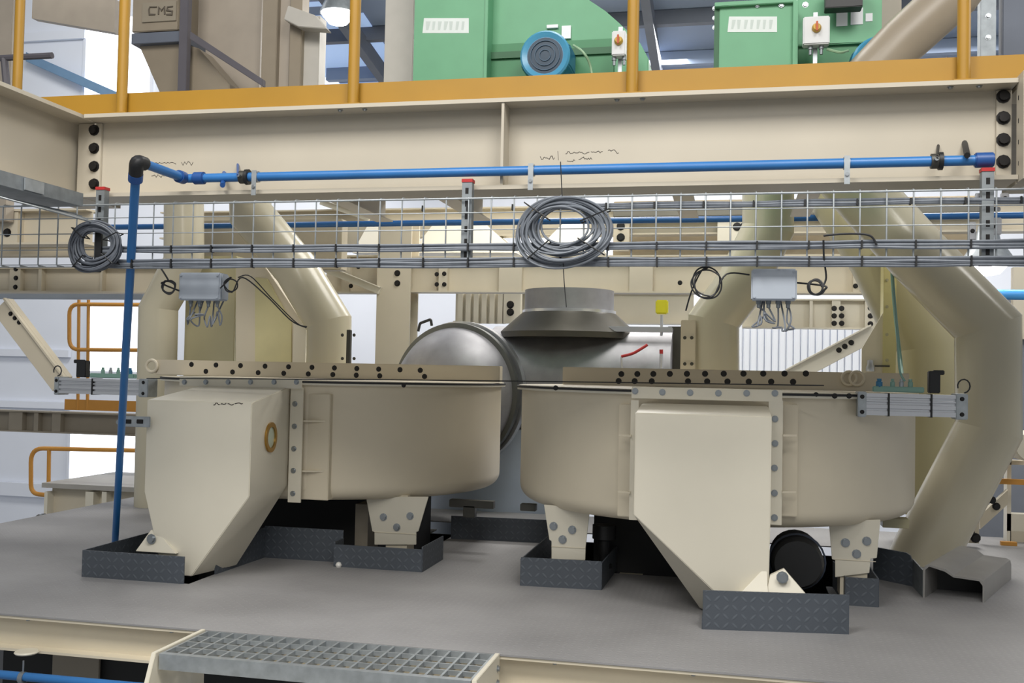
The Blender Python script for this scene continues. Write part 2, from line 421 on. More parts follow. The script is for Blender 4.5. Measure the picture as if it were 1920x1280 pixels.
def underdeck():
    # lower level left: taupe column, grey panel, blue pipe with hanger
    x0, x1, z0, z1 = RX(108, 1200, 232, 1400, 5.0)
    tag(MB().prism(ibeam_poly(0, .14, 0, .28, .015, .01), 'Z', -3, -.19).build('steel_column', taupe), 'taupe steel column below the deck at the bottom left corner', 'column').location = ((x0+x1)/2, 5.0, -3)
    x0, x1, z0, z1 = RX(-60, 1190, 106, 1420, 5.3)
    tag(MB().box(x0, x1, 5.3, 5.34, -3, -.19).build('cladding_sheet', mat('grey_panel', '#85868a', .6)), 'grey sheet panel below the deck at the left edge', 'panel')
    pts = [P(-200, 1246, 4.15), P(420, 1302, 4.15)]
    t = thing('blue_air_pipe', 'blue pipe under the deck in the bottom left corner', 'pipe', pts[0])
    MB().tube(pts, .02, 14).build('pipe', blue, t)
    c = P(43, 1270, 4.15)
    MB().lathe([(.021, -.012), (.027, -.012), (.027, .012), (.021, .012)], c, 16, (1,0,0), close=True).build('clamp_ring', zinc, t)
    MB().tube([c+Vector((0,0,.025)), (c.x, c.y, -.175)], .004, 8).build('hanger_rod', zinc, t)
    c = P(50, 1222, YF-.04)
    MB().lathe([(.0, -.006), (.05, -.006), (.055, 0), (.05, .006), (0, .006)], c, 24).build('hanger_plate', cream_hi, t)
underdeck()
# ================================================================== main beam and upper floor
def main_beam():
    xa, xb = -3.06, 1.075
    t = thing('main_beam', 'long cream steel beam across the picture above the cable tray', 'beam', (-1, YF, 2.0))
    yw = YF+.12
    MB().prism(ibeam_poly(yw, .12, 2.0, 2.4, .018, .01), 'X', xa, xb).build('beam', beam_shaded, t)
    MB().box(-1.006, -.994, YF+.006, yw, 2.018, 2.382).build('stiffener', beam_shaded, t)
    for x0, x1 in ((P(146, 290, yw-.02).x, P(189, 290, yw-.02).x), (P(1868, 240, yw-.02).x, 1.075)):
        MB().box(x0, x1, yw-.022, yw-.0045, 2.02, 2.38).build('cleat_plate', beam_shaded, t, bevel=.002)
    for px, ys in ((177, (244, 278, 312, 345)), (1881, (181, 221, 262, 303))):
        for py in ys: bolt(t, P(px, py, yw-.022), .019, '-Y', plate_bolt, h=.02)
    for px, py in ((638, 203), (684, 201), (1157, 180), (1205, 179), (1782, 158), (1836, 157)):
        q = P(px, py, YF+.03); bolt(t, (q.x, YF+.03, 2.382), .009, '-Z', zinc)
    # felt-pen scribbles on the web, as faint strokes
    def scrib(px0, px1, py, h, n, seed):
        rr = random.Random(seed); pts = []
        for i in range(n):
            u = i/(n-1); q = P(px0+(px1-px0)*u, py+rr.uniform(-h, h), yw-.0058); pts.append(q)
        MB().tube(pts, .0011, 4).build('pen_mark', ink, t)
    scrib(1013, 1040, 296, 4, 12, 1); scrib(1060, 1105, 286, 2.5, 20, 2); scrib(1108, 1130, 285, 2, 10, 3); scrib(1140, 1160, 284, 4, 8, 4)
    scrib(1063, 1078, 301, 2, 8, 5); scrib(1085, 1110, 297, 3, 12, 6); scrib(290, 330, 306, 2, 14, 7); scrib(340, 362, 306, 4, 8, 8); scrib(284, 308, 330, 3, 9, 9)
    MB().tube([P(1046, 283, yw-.0058), P(1047, 300, yw-.0058)], .0009, 4).build('pen_mark', ink, t)
main_beam()
def side_beam(xw, label, name='cross_beam', y0=1.2, y1=4.6):
    t = thing(name, label, 'beam', (xw, y1, 2.0))
    MB().prism(ibeam_poly(xw, .12, 2.0, 2.4, .018, .01), 'Y', y0, y1).build('beam', beam_shaded, t)
    return t
lb = side_beam(-3.19, 'cream steel beam running towards the viewer at the upper left')
bolt(lb, (-3.185, 3.4, 2.2), .012, '+X')
rb = side_beam(1.215, 'cream steel beam seen edge-on at the right end of the main beam')
MB().box(1.076, 1.118, 4.2, 4.30, 1.99, 2.41).build('end_plate', beam_shaded, rb)
MB().box(1.12, 1.21, 4.27, 4.28, 2.02, 2.38).build('web_plate', beam_shaded, rb)
for py in (183, 226, 266, 306): bolt(rb, P(1921, py, 4.27), .017, '-Y', plate_bolt)
def upper_floor():
    o = struct(MB().box(-3.31, 3.2, YF+.10, 6.75, 2.402, 2.412).build('upper_floor', mat('upper_deck', '#8a857c', .6)))
    for xx in (-2.4, -1.7, -.3, .4): MB().prism(ibeam_poly(xx, .06, 2.24, 2.40, .01, .008), 'Y', 4.6, 6.7).build('floor_joist', beam_shaded, o)
upper_floor()
def guard_rail():
    t = thing('guard_rail', 'yellow guard rail with toe board standing on the main beam', 'railing', (-1, YF+.05, 2.4))
    xl, xr = -3.42, 3.2
    MB().box(xl, xr, YF+.075, YF+.083, 2.405, 2.515).build('toe_board', yellow, t, bevel=.002)
    for px in (231, 664, 1186, 1807, 2520):
        x = P(px, 110, YF+.048).x
        MB().lathe([(.0255, 0), (.0255, 1.1)], (x, YF+.048, 2.4), 20).build('post', yellow, t)
        MB().box(x-.045, x+.045, YF+.012, YF+.074, 2.4, 2.408).build('base_plate', yellow, t)
    for z in (3.07, 3.5):
        MB().tube([(xl, YF+.048, z), (xr, YF+.048, z)], .022, 14).build('rail', yellow, t)
    t = thing('guard_rail_post', 'yellow railing post at the far left above the side beam', 'railing', P(28, 176, 4.5))
    x = P(36, 60, 4.9)
    MB().lathe([(.026, 0), (.026, 1.3)], (x.x, 4.9, 2.3), 20).build('post', yellow, t)
guard_rail()
# ================================================================== blue air line on the beam
def ring(mb, c, ro, ri, h, ax, n=20):
    return mb.lathe([(ri, -h), (ro, -h), (ro, h), (ri, h)], c, n, ax, close=True)
def air_line():
    Y = YF-.02
    t = thing('air_pipe', 'blue compressed air pipe clipped along the main beam', 'pipe', P(960, 317, Y))
    a, b = P(374, 335, Y), P(1840, 299, Y)
    z = (a.z+b.z)/2; a.z = b.z = z; r = .0205
    MB().tube([a, b], r, 18).build('pipe', blue, t)
    # end plug, couplings
    ring(MB(), (b.x+.01, Y, z), .03, .001, .035, (1,0,0)).build('end_socket', blue_dk, t, bevel=.004)
    ring(MB(), (a.x, Y, z), .029, .001, .028, (1,0,0)).build('coupling', blue_dk, t, bevel=.005)
    # short leg running towards the viewer, then down
    xc = P(347, 331, Y).x
    e = P(256, 301, X=xc); e.z = z
    MB().tube(fillet([(a.x-.02, Y, z), (xc, Y, z), (xc, e.y, z)], .03, 5), r, 18).build('pipe', blue, t)
    ring(MB(), (xc, Y-.035, z), .029, .001, .026, (0,1,0)).build('coupling', blue_dk, t, bevel=.005)
    foot = P(216, 1012, 5.5)
    top = Vector((xc, e.y, z)); dirn = (foot-top).normalized()
    MB().tube(fillet([top+Vector((0, .06, 0)), top, top+dirn*.07], .035, 6), .03, 18).build('elbow', black, t)
    ring(MB(), top+dirn*.085, .031, .001, .022, dirn).build('coupling', blue_dk, t, bevel=.004)
    MB().tube([top+dirn*.06, foot, foot+dirn*.35], r*.95, 18).build('down_pipe', blue, t)
    # clamps
    for px in (481, 997, 1587):
        q = P(px, 325, Y)
        MB().box(q.x-.011, q.x+.011, Y-.026, Y-.023, 1.985, z+.026).build('clip', galv, t)
        ring(MB(), (q.x, Y, z), .026, .0206, .012, (1,0,0)).build('clip_ring', galv, t)
        bolt(t, (q.x, Y-.026, z-.05), .007)
    # valves
    for px, lever in ((456, -1), (1752, 1)):
        q = P(px, 330, Y); q.z = z
        v = ring(MB(), q, .03, .001, .014, (1,0,0), 16).build('valve_body', steel_dk, t)
        ring(MB(), q+Vector((.022,0,0)), .036, .001, .008, (1,0,0), 12).build('valve_nut', black, v)
        MB().tube([q+Vector((0, -.03, 0)), q+Vector((0, -.05, .0))], .008, 8).build('valve_stem', zinc, v)
        p2 = q+Vector((-.075, -.05, -.045)) if lever < 0 else q+Vector((.11, -.05, .01))
        MB().tube([q+Vector((0, -.05, 0)), q+Vector((0, -.05, 0)).lerp(p2, .5), p2], [.006, .009, .012], 8).build('valve_lever', blue_dk if lever < 0 else black, v)
    # slotted strip that holds the down pipe to the chute
    x0, x1, z0, z1 = RX(226, 780, 272, 800, 5.18)
    st = thing('slotted_bracket', 'slotted galvanised strip holding the blue down pipe to the left chute', 'bracket', (x0, 5.18, z0))
    mb = MB()
    MB().box(x0, x1+.03, 5.18, 5.19, z0, z1).build('strip', galv, st, bevel=.003)
    for px in (240, 262):
        a0, a1, b0, b1 = RX(px-6, 786, px+6, 794, 5.178); MB().box(a0, a1, 5.176, 5.181, b0, b1).build('slot', plate_bolt, st, bevel=.002)
    bolt(st, P(222, 791, 5.17), .01)
air_line()
# ================================================================== wire cable tray
YT = 4.187
def cable_tray():
    t = thing('wire_cable_tray', 'wire mesh cable tray hung under the main beam', 'cable tray', P(960, 496, YT))
    zt = [P(960, y, YT).z for y in (371, 398, 430, 463, 494)]
    xa, xb = -4.3, 3.0
    for z in zt: MB().tube([(xa, YT-.002, z), (xb, YT-.002, z)], .0026 if z not in (zt[0],) else .0042, 6).build('long_wire', galv, t)
    for z, yy in ((zt[0]+.012, YT+.055), (zt[-1]-.004, YT+.055)): MB().tube([(xa, yy, z), (xb, yy, z)], .003, 6).build('long_wire', galv, t)
    path = fillet([(0, YT+.055, zt[0]+.012), (0, YT, zt[0]+.008), (0, YT, zt[-1]-.004), (0, YT+.055, zt[-1]-.004)], .012, 3)
    me, o = MB().tube(path, .0036, 6).mesh('cross'); me.materials.append(galv)
    x = P(712, 430, YT).x
    while x > xa+.1: x -= .1
    while x < xb: place('cross_wire', me, (x, o.y, o.z), t); x += .1
    # hanger struts with red end caps
    for k, px in enumerate((190, 876, 1850)):
        q = P(px, 430, YT+.03); w_ = .022
        z0, z1 = 1.665, 2.02
        s = thing('hanger_strut', ('slotted strut with red cap holding the tray beside the left cable coil', 'slotted strut with red caps holding the tray left of the big coil', 'slotted strut with red cap holding the tray at the right end')[k], 'strut', (q.x, YT+.03, z0), 'tray hanger struts')
        MB().prism([(q.x-w_, YT+.012), (q.x+w_, YT+.012), (q.x+w_, YT+.05), (q.x+w_-.006, YT+.05), (q.x+w_-.006, YT+.015), (q.x-w_+.006, YT+.015), (q.x-w_+.006, YT+.05), (q.x-w_, YT+.05)], 'Z', z0, z1).build('channel', galv_dull, s)
        for j in range(6): MB().box(q.x-.007, q.x+.007, YT+.0105, YT+.0125, z0+.03+j*.055, z0+.055+j*.055).build('slot', plate_bolt, s)
        for zz in (z0-.01, z1): MB().box(q.x-w_-.002, q.x+w_+.002, YT+.009, YT+.053, zz, zz+.014).build('end_cap', red, s)
    # bundles of grey cables tied along the tray
    def bundle(py, n, lab, xa_, xb_, r=.0062, yy=YT-.009, dz=0):
        b = thing('cable_bundle', lab, 'cables', (0, yy, P(960, py, yy).z), 'cable bundles on the tray')
        z0 = P(960, py, yy).z; rr = random.Random(py)
        for k in range(n):
            pts = []; x = xa_
            oy, oz = rr.uniform(-.004, .003), (k-(n-1)/2)*r*1.25
            while x <= xb_+1e-6:
                pts.append((x, yy+oy+rr.uniform(-.002, .002), z0+oz+rr.uniform(-.003, .003)+dz*math.sin(x*3.1))); x += .2
            MB().tube(smooth_path(pts, 3), r, 6).build('cable', grey_cable, b)
        x = P(712, py, yy).x
        while x > xa_: x -= .2
        x += .2
        me, o = MB().loft([[(-.004, yy-.016, z0-r*n*.66), (.003, yy-.016, z0-r*n*.66), (.003, yy-.016, z0+r*n*.66), (-.003, yy-.016, z0+r*n*.66)],
                           [(-.004, yy+.013, z0-r*n*.66), (.003, yy+.013, z0-r*n*.66), (.003, yy+.013, z0+r*n*.66), (-.003, yy+.013, z0+r*n*.66)]]).mesh('tie'); me.materials.append(black)
        while x < xb_: place('cable_tie', me, (x, o.y, o.z), b); x += .2
    bundle(463, 4, 'grey cables tied along the middle of the wire tray', -2.9, 3.0)
    bundle(492, 5, 'grey cables tied along the bottom of the wire tray', -2.9, 3.0)
    bundle(389, 3, 'grey cables along the top right half of the wire tray', -.75, 3.0, yy=YT+.02)
cable_tray()
def coil(name, label, c, ro, ri, loops, r, m_, seed, flat=1.0, zs=.97):
    rr = random.Random(seed); pts = []; n = 26
    prm = [(ri+(ro-ri)*((k*.618) % 1.0), rr.uniform(-.02, .02), rr.uniform(-.015, .015), rr.uniform(-.02, .02), rr.uniform(0, 6)) for k in range(loops+1)]
    for k in range(loops):
        for i in range(n):
            a = 2*math.pi*i/n-math.pi/2; u = i/n; u = u*u*(3-2*u)
            R0, ox, oz, yy, _ = [prm[k][e]*(1-u)+prm[k+1][e]*u for e in range(5)]
            nk = prm[0][4]+k*1.7
            q = R0*(1+.025*math.sin(2*a+nk*0+1)+.015*math.sin(3*a+2))
            pts.append((c.x+ox+q*math.cos(a)*flat, c.y+yy+.01*math.sin(a*2+1), c.z+oz+q*math.sin(a)*zs))
    t = tag(place(name, None, (c.x, c.y, c.z-ro)), label, 'cable coil')
    MB().tube(smooth_path(pts, 2), r, 6).build('cable', m_, t)
    for a in (.5, 2.4, 4.0, 5.6):
        u = Vector((math.cos(a), 0, math.sin(a)*zs)); q = c+u*(ro+ri)/2
        MB().tube([q+u*(ro-ri)*.62+Vector((0,-.028,0)), q-u*(ro-ri)*.62+Vector((0,-.028,0)), q-u*(ro-ri)*.62+Vector((0,.028,0)), q+u*(ro-ri)*.62+Vector((0,.028,0))], .003, 5, closed=True).build('cable_tie', black, t)
    return t
c = P(1056, 430, YT-.045)
t = coil('cable_coil', 'large coil of grey cable hung on the middle of the wire tray', c, .207, .098, 22, .0052, grey_cable, 3, 1.0, .75)
MB().tube([P(1051, 303, YT-.06), P(1054, 368, YT-.06)], .0022, 6).build('hanging_cord', black_cable, t)
MB().tube(smooth_path([P(1056, 492, YT-.05), P(1058, 530, YT-.05), P(1062, 576, YT-.05)], 4), .0022, 6).build('loose_end', black_cable, t)
c = P(178, 462, YT-.06)
t = coil('cable_coil', 'smaller dark grey cable coil beside the blue down pipe', c, .135, .074, 18, .0055, mat('dark_grey_cable', '#5a5f68', .55, var=.1), 5, 1.0, .88)
c2 = P(186, 462, YT-.02)
MB().box(c2.x-.016, c2.x+.016, YT-.03, YT-.02, c2.z-.12, c2.z+.12).build('strap', black, t)
def cross_tray():
    t = thing('cable_trunking', 'grey cable trunking under the left side beam', 'cable trunking', (-3.0, 3.0, 1.93))
    MB().prism([(-3.13, 1.985), (-3.13, 1.925), (-2.93, 1.925), (-2.93, 1.985), (-2.935, 1.985), (-2.935, 1.93), (-3.125, 1.93), (-3.125, 1.985)], 'Y', 1.2, 4.1).build('channel', galv_dull, t)
    for k in range(5):
        MB().tube([(-3.10+k*.035, 1.2, 1.945), (-3.10+k*.035, 4.12, 1.945)], .011, 8).build('cable', grey_cable, t)
    for k in range(4): MB().box(-2.928, -2.922, 2.2+k*.5, 2.32+k*.5, 1.93, 1.98).build('splice_plate', galv, t)
    for k in range(5):
        MB().tube([(-3.07+k*.03, 3.3, 1.90-k*.004), (-3.0+k*.03, 4.15, 1.90-k*.012)], .004, 6).build('tray_wire', galv, t)
cross_tray()
def junction_box(a, b, c_, d, Y, label, ng, seed):
    x0, x1, z0, z1 = RX(a, b, c_, d, Y); rr = random.Random(seed)
    t = thing('junction_box', label, 'junction box', ((x0+x1)/2, Y+.04, z0), 'junction boxes below the tray')
    MB().box(x0, x1, Y+.018, Y+.09, z0, z1).build('body', grey_box, t, bevel=.006)
    MB().box(x0-.001, x1+.001, Y, Y+.017, z0-.001, z1+.001).build('lid', grey_box, t, bevel=.006)
    for sx in (x0+.012, x1-.012):
        for sz in (z0+.012, z1-.012): bolt(t, (sx, Y, sz), .005, '-Y', grey_box)
    for i in range(ng):
        x = x0+(x1-x0)*(i+.8)/(ng+.6)
        g = MB().lathe([(.011, 0), (.011, -.012), (.008, -.014), (.008, -.028), (.005, -.03)], (x, Y+.05, z0), 12).build('cable_gland', galv_dull, t)
        pts = [(x, Y+.05, z0-.025)]
        for k in range(5): pts.append((x+rr.uniform(-.03, .03), Y+.05+rr.uniform(-.03, .03), z0-.05-rr.uniform(0, .075)))
        pts.append((x+rr.uniform(-.02, .02), Y+.11, z0+.02))
        MB().tube(smooth_path(pts, 5), .0038, 6).build('cable', grey_cable, g)
    return t
junction_box(335, 511, 412, 562, 4.3, 'grey junction box below the tray near the blue down pipe', 4, 1)
junction_box(1409, 504, 1494, 562, 4.22, 'grey junction box below the tray left of the big duct', 4, 2)
def loop_pts(px, py, rp, Y, turns, seed=0, a0=1.57):
    rr = random.Random(seed); out = []
    for i in range(int(turns*12)+1):
        a = a0+2*math.pi*i/12; k = 1+.12*math.sin(i*.7+seed)
        out.append(P(px+rp*k*math.cos(a)+rr.uniform(-1, 1), py-rp*k*math.sin(a), Y+.004*math.sin(i)))
    return out
cable('cable_loop', [P(300, 500, 4.27)]+loop_pts(316, 538, 12, 4.27, 2.2, 1)+[P(336, 545, 4.3)], .004, black_cable, 'small black cable loop left of the left junction box')
cable('cable_loop', [P(413, 540, 4.3)]+loop_pts(432, 534, 12, 4.28, 1.6, 2)+[P(455, 520, 4.3), P(500, 555, 4.35), P(545, 600, 4.4), P(574, 614, 4.5)], .0032, black_cable, 'thin black cable drooping right from the left junction box')
cable('cable_loop', [P(446, 520, 4.3), P(470, 518, 4.32), P(510, 560, 4.4), P(556, 605, 4.5), P(575, 612, 4.6)], .0028, black_cable, 'second thin black cable drooping beside the first')
cable('cable_loop', [P(1286, 582, 4.3), P(1297, 545, 4.25), P(1315, 508, 4.2)]+loop_pts(1326, 530, 27, 4.2, 2.6, 3)+[P(1362, 514, 4.2), P(1405, 515, 4.24)], .0036, black_cable, 'tangle of thin black cable loops left of the right junction box')
cable('cable_loop', [P(1544, 442, 4.16), P(1560, 440, 4.16), P(1600, 438, 4.16), P(1632, 442, 4.16), P(1644, 460, 4.16)], .0045, black_cable, 'black cable arching over the tray wires above the right box')
cable('cable_loop', [P(1544, 450, 4.15), P(1545, 485, 4.17), P(1549, 520, 4.2)]+loop_pts(1530, 539, 14, 4.2, 2.0, 4, 0.2)+[P(1495, 530, 4.26)], .0042, black_cable, 'small black cable loop right of the right junction box')
# ================================================================== the two round bins
ZB, ZT, RD = .42, 1.115, 1.21
def bin_body(t, cx, cy, ZB=ZB):
    c = (cx, cy, 0); k = .09
    prof = [(.25, ZB-.0)]+[(RD-k+k*math.sin(a), ZB+k-k*math.cos(a)) for a in [math.pi/2*i/8 for i in range(9)]]+[(RD, ZT), (RD-.012, ZT), (RD-.012, ZB+.1), (.25, ZB+.02)]
    MB().lathe(prof, c, 128, close=True).build('drum', cream, t)
    MB().lathe([(RD-.01, ZT-.012), (RD+.03, ZT-.012), (RD+.03, ZT), (RD-.01, ZT)], c, 128, close=True).build('rim', cream_hi, t)
    MB().lathe([(0, ZT), (RD+.034, ZT), (RD+.034, ZT+.012), (0, ZT+.012)], c, 128).build('seal', seal, t)
    MB().lathe([(0, ZT+.012), (RD+.02, ZT+.012), (RD+.02, ZT+.016), (0, ZT+.02)], c, 128).build('lid', cream, t)
def leg(t, poly, Y, lab, bolts, fold):
    pts = [P(x, y, Y) for x, y in poly]
    l = MB().slab(pts, (0, .012, 0)).build('leg', cream_hi, t, bevel=.002)
    l['label'] = lab
    xs = [p.x for p in pts]; z0 = min(p.z for p in pts); z1 = max(p.z for p in pts)
    xm = (min(xs)+max(xs))/2
    MB().box(xm-.07, xm+.07, Y+.013, Y+.16, z0-.1, z1).build('leg_post', cream, l)
    for x, y in bolts: bolt(l, P(x, y, Y), .017, '-Y', zinc)
    f0 = P(fold[0], fold[1], Y); f1 = P(fold[2], fold[1], Y)
    MB().box(f0.x, f1.x, Y-.003, Y, f0.z-.002, f0.z+.002).build('fold', cream, l)
def rail_row(t, x0, x1, Y, rows, z0=1.135, z1=1.25):
    r = MB().box(x0, x1, Y, Y+.09, z0, z1).build('lid_rail', cream_bg, t, bevel=.003)
    for py, pxs in rows:
        for px in pxs: bolt(r, P(px, py+(px-pxs[0])*.0, Y), .0125, '-Y', plate_bolt, name='hole_disc', h=.004)
    return r
def flange_frame(t, x0, x1, z0, z1, Y, w_=.075, th=.012):
    o = [(x0,z0),(x1,z0),(x1,z1),(x0,z1)]; i = [(x0+w_,z0+w_*.3),(x1-w_,z0+w_*.3),(x1-w_,z1-w_),(x0+w_,z1-w_)]
    MB().loft([[(x,Y,z) for x,z in o], [(x,Y,z) for x,z in i], [(x,Y+th,z) for x,z in i], [(x,Y+th,z) for x,z in o]], close=True).build('flange', cream_hi, t)
def chute(t, name, top_back, face, low, Yf, Yb, m_=cream_hi):
    """roof line, upright front face and a lower hopper that closes to the outlet; all as one closed shell of rings"""
    mb = MB(); mb.loft([top_back, face[0], face[1], low]); return mb.build(name, m_, t, bevel=.004)
def bin_left():
    cx, cy = -2.86, 7.05
    t = thing('round_bin', 'left cream round bin with the chute that has a sight glass', 'bin', (cx, cy, 0), 'round bins on the deck')
    bin_body(t, cx, cy, .385)
    r = rail_row(t, P(305, 690, cy).x, P(937, 700, cy-.1).x, cy-.1, [(0, ())])
    for i, px in enumerate((359, 405, 451, 497, 541, 585, 627, 669, 710, 750, 788)): bolt(r, P(px, 683+i*1.1, cy-.1), .0135, '-Y', plate_bolt, name='hole_disc', h=.004)  # dark discs stand in for the dark inside the rail's holes
    for i, px in enumerate((386, 436, 484, 532, 578, 624, 668, 712, 796)): bolt(r, P(px, 696+i*1.2, cy-.1), .0135, '-Y', plate_bolt, name='hole_disc', h=.004)
    q = P(286, 686, cy-.1); MB().tube([q+Vector((.045*math.cos(a), -.01, .045*math.sin(a))) for a in [i*math.pi/8 for i in range(16)]], .012, 8, closed=True).build('eye_ring', cream, t)
    # chute
    Yf, Yb = 5.22, 5.83
    fx0, fx1 = P(273, 840, Yf).x, P(470, 840, Yf).x
    zt, zb = P(370, 752, Yf).z, P(370, 926, Yf).z
    ztb = ZT-.03; xr = P(541, 830, Yb).x
    lo = .02
    rings = [[(fx0+.02, Yb, ztb), (xr, Yb, ztb), (xr, Yb-.04, ztb), (fx0+.02, Yb-.04, ztb)],
             [(fx0, Yb, zt), (xr, Yb, zt), (fx1, Yf, zt), (fx0, Yf, zt)],
             [(fx0, Yb, zb), (xr, Yb, zb), (fx1, Yf, zb), (fx0, Yf, zb)],
             [(fx0+.12, 5.62, lo), (fx0+.38, 5.62, lo), (fx0+.30, Yf+.02, lo), (fx0+.12, Yf+.02, lo)]]
    ch = MB().loft(rings).build('chute', cream_hi, t, bevel=.004)
    ch['label'] = 'cream outlet chute with a round sight glass'
    # flange strips with bolts
    x0, x1, z0, z1 = RX(337, 708, 566, 726, Yb-.05)
    MB().box(x0, x1, Yb-.055, Yb-.043, z0, z1).build('flange_strip', cream_hi, t, bevel=.002)
    for px in (346, 386, 428, 470, 514, 556): bolt(t, P(px, 716, Yb-.055), .012)
    x0, x1, z0, z1 = RX(542, 726, 566, 942, Yb-.02)
    MB().box(x0, x1, Yb-.02, Yb-.008, z0, z1).build('flange_strip', cream_hi, t, bevel=.002)
    for px, py in ((553, 757), (552, 799), (551, 841), (550, 882), (549, 925)): bolt(t, P(px, py, Yb-.02), .012)
    # neck pad and gussets between flange and drum
    x0, x1, z0, z1 = RX(564, 738, 620, 936, 5.9)
    MB().box(x0, x1, 5.875, 6.15, z0, z1).build('neck_pad', cream, t, bevel=.004)
    for py in (791, 885):
        z = P(590, py, 5.85).z
        MB().slab([(x0-.01, 5.815, z), (x0-.01, 5.875, z), (x1-.03, 5.875, z)], (0, 0, .01)).build('gusset', cream, t)
    # sight glass on the side face
    u_ = .48; q = Vector((fx1+(xr-fx1)*u_, Yf+(Yb-Yf)*u_, P(509, 820, 5.5).z))
    ax = Vector((Yb-Yf, -(xr-fx1), 0)).normalized()
    sg = MB().lathe([(.062, -.01), (.088, -.01), (.088, .012), (.062, .012)], q, 32, ax, close=True).build('sight_glass_ring', brass, ch)
    MB().lathe([(0, -.008), (.062, -.008), (.062, .004), (0, .006)], q, 32, ax).build('sight_glass', glass_m, ch)
    # felt-pen strokes along the top of the chute
    rr = random.Random(2)
    for a, b in ((400, 412), (414, 424), (427, 438), (440, 455)):
        MB().tube([P(a+(b-a)*i/5, 757+rr.uniform(-2, 2), Yf-.002) for i in range(6)], .0022, 4).build('pen_mark', ink, ch)
    # hinged foot lug beside the outlet
    lug = MB().slab([P(254, 1033, 5.2), P(283, 993, 5.24), P(297, 998, 5.24), P(330, 1038, 5.2)], (0, .03, 0)).build('foot_lug', cream_hi, t, bevel=.002)
    bolt(lug, P(284, 1010, 5.21), .02)
    leg(t, [(686, 931), (803, 931), (784, 996), (780, 997), (780, 1021), (702, 1021), (702, 997), (698, 996)], 6.17, 'cream leg plate with three bolts', ((719, 969), (769, 967), (744, 988)), (702, 997, 781))
    # grey support behind the leg
    x0, x1, z0, z1 = RX(666, 945, 690, 1006, 6.3); MB().box(x0, x1, 6.3, 6.5, z0-.1, z1).build('support_leg', taupe, t)
    for px, py in ((757, 722), ):
        bolt(t, P(px, py, 5.86), .01, '-Y', plate_bolt)
    # catches under the rim on the right
    for (a, b, c_, d) in ((842, 938, 925, 952), (868, 948, 890, 970)):
        x0, x1, z0, z1 = RX(a, b, c_, d, 6.6); MB().box(x0, x1, 6.6, 6.66, z0, z1).build('latch', steel_dk, t, bevel=.003)
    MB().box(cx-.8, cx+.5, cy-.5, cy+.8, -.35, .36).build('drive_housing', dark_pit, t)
    return t
bin_left()
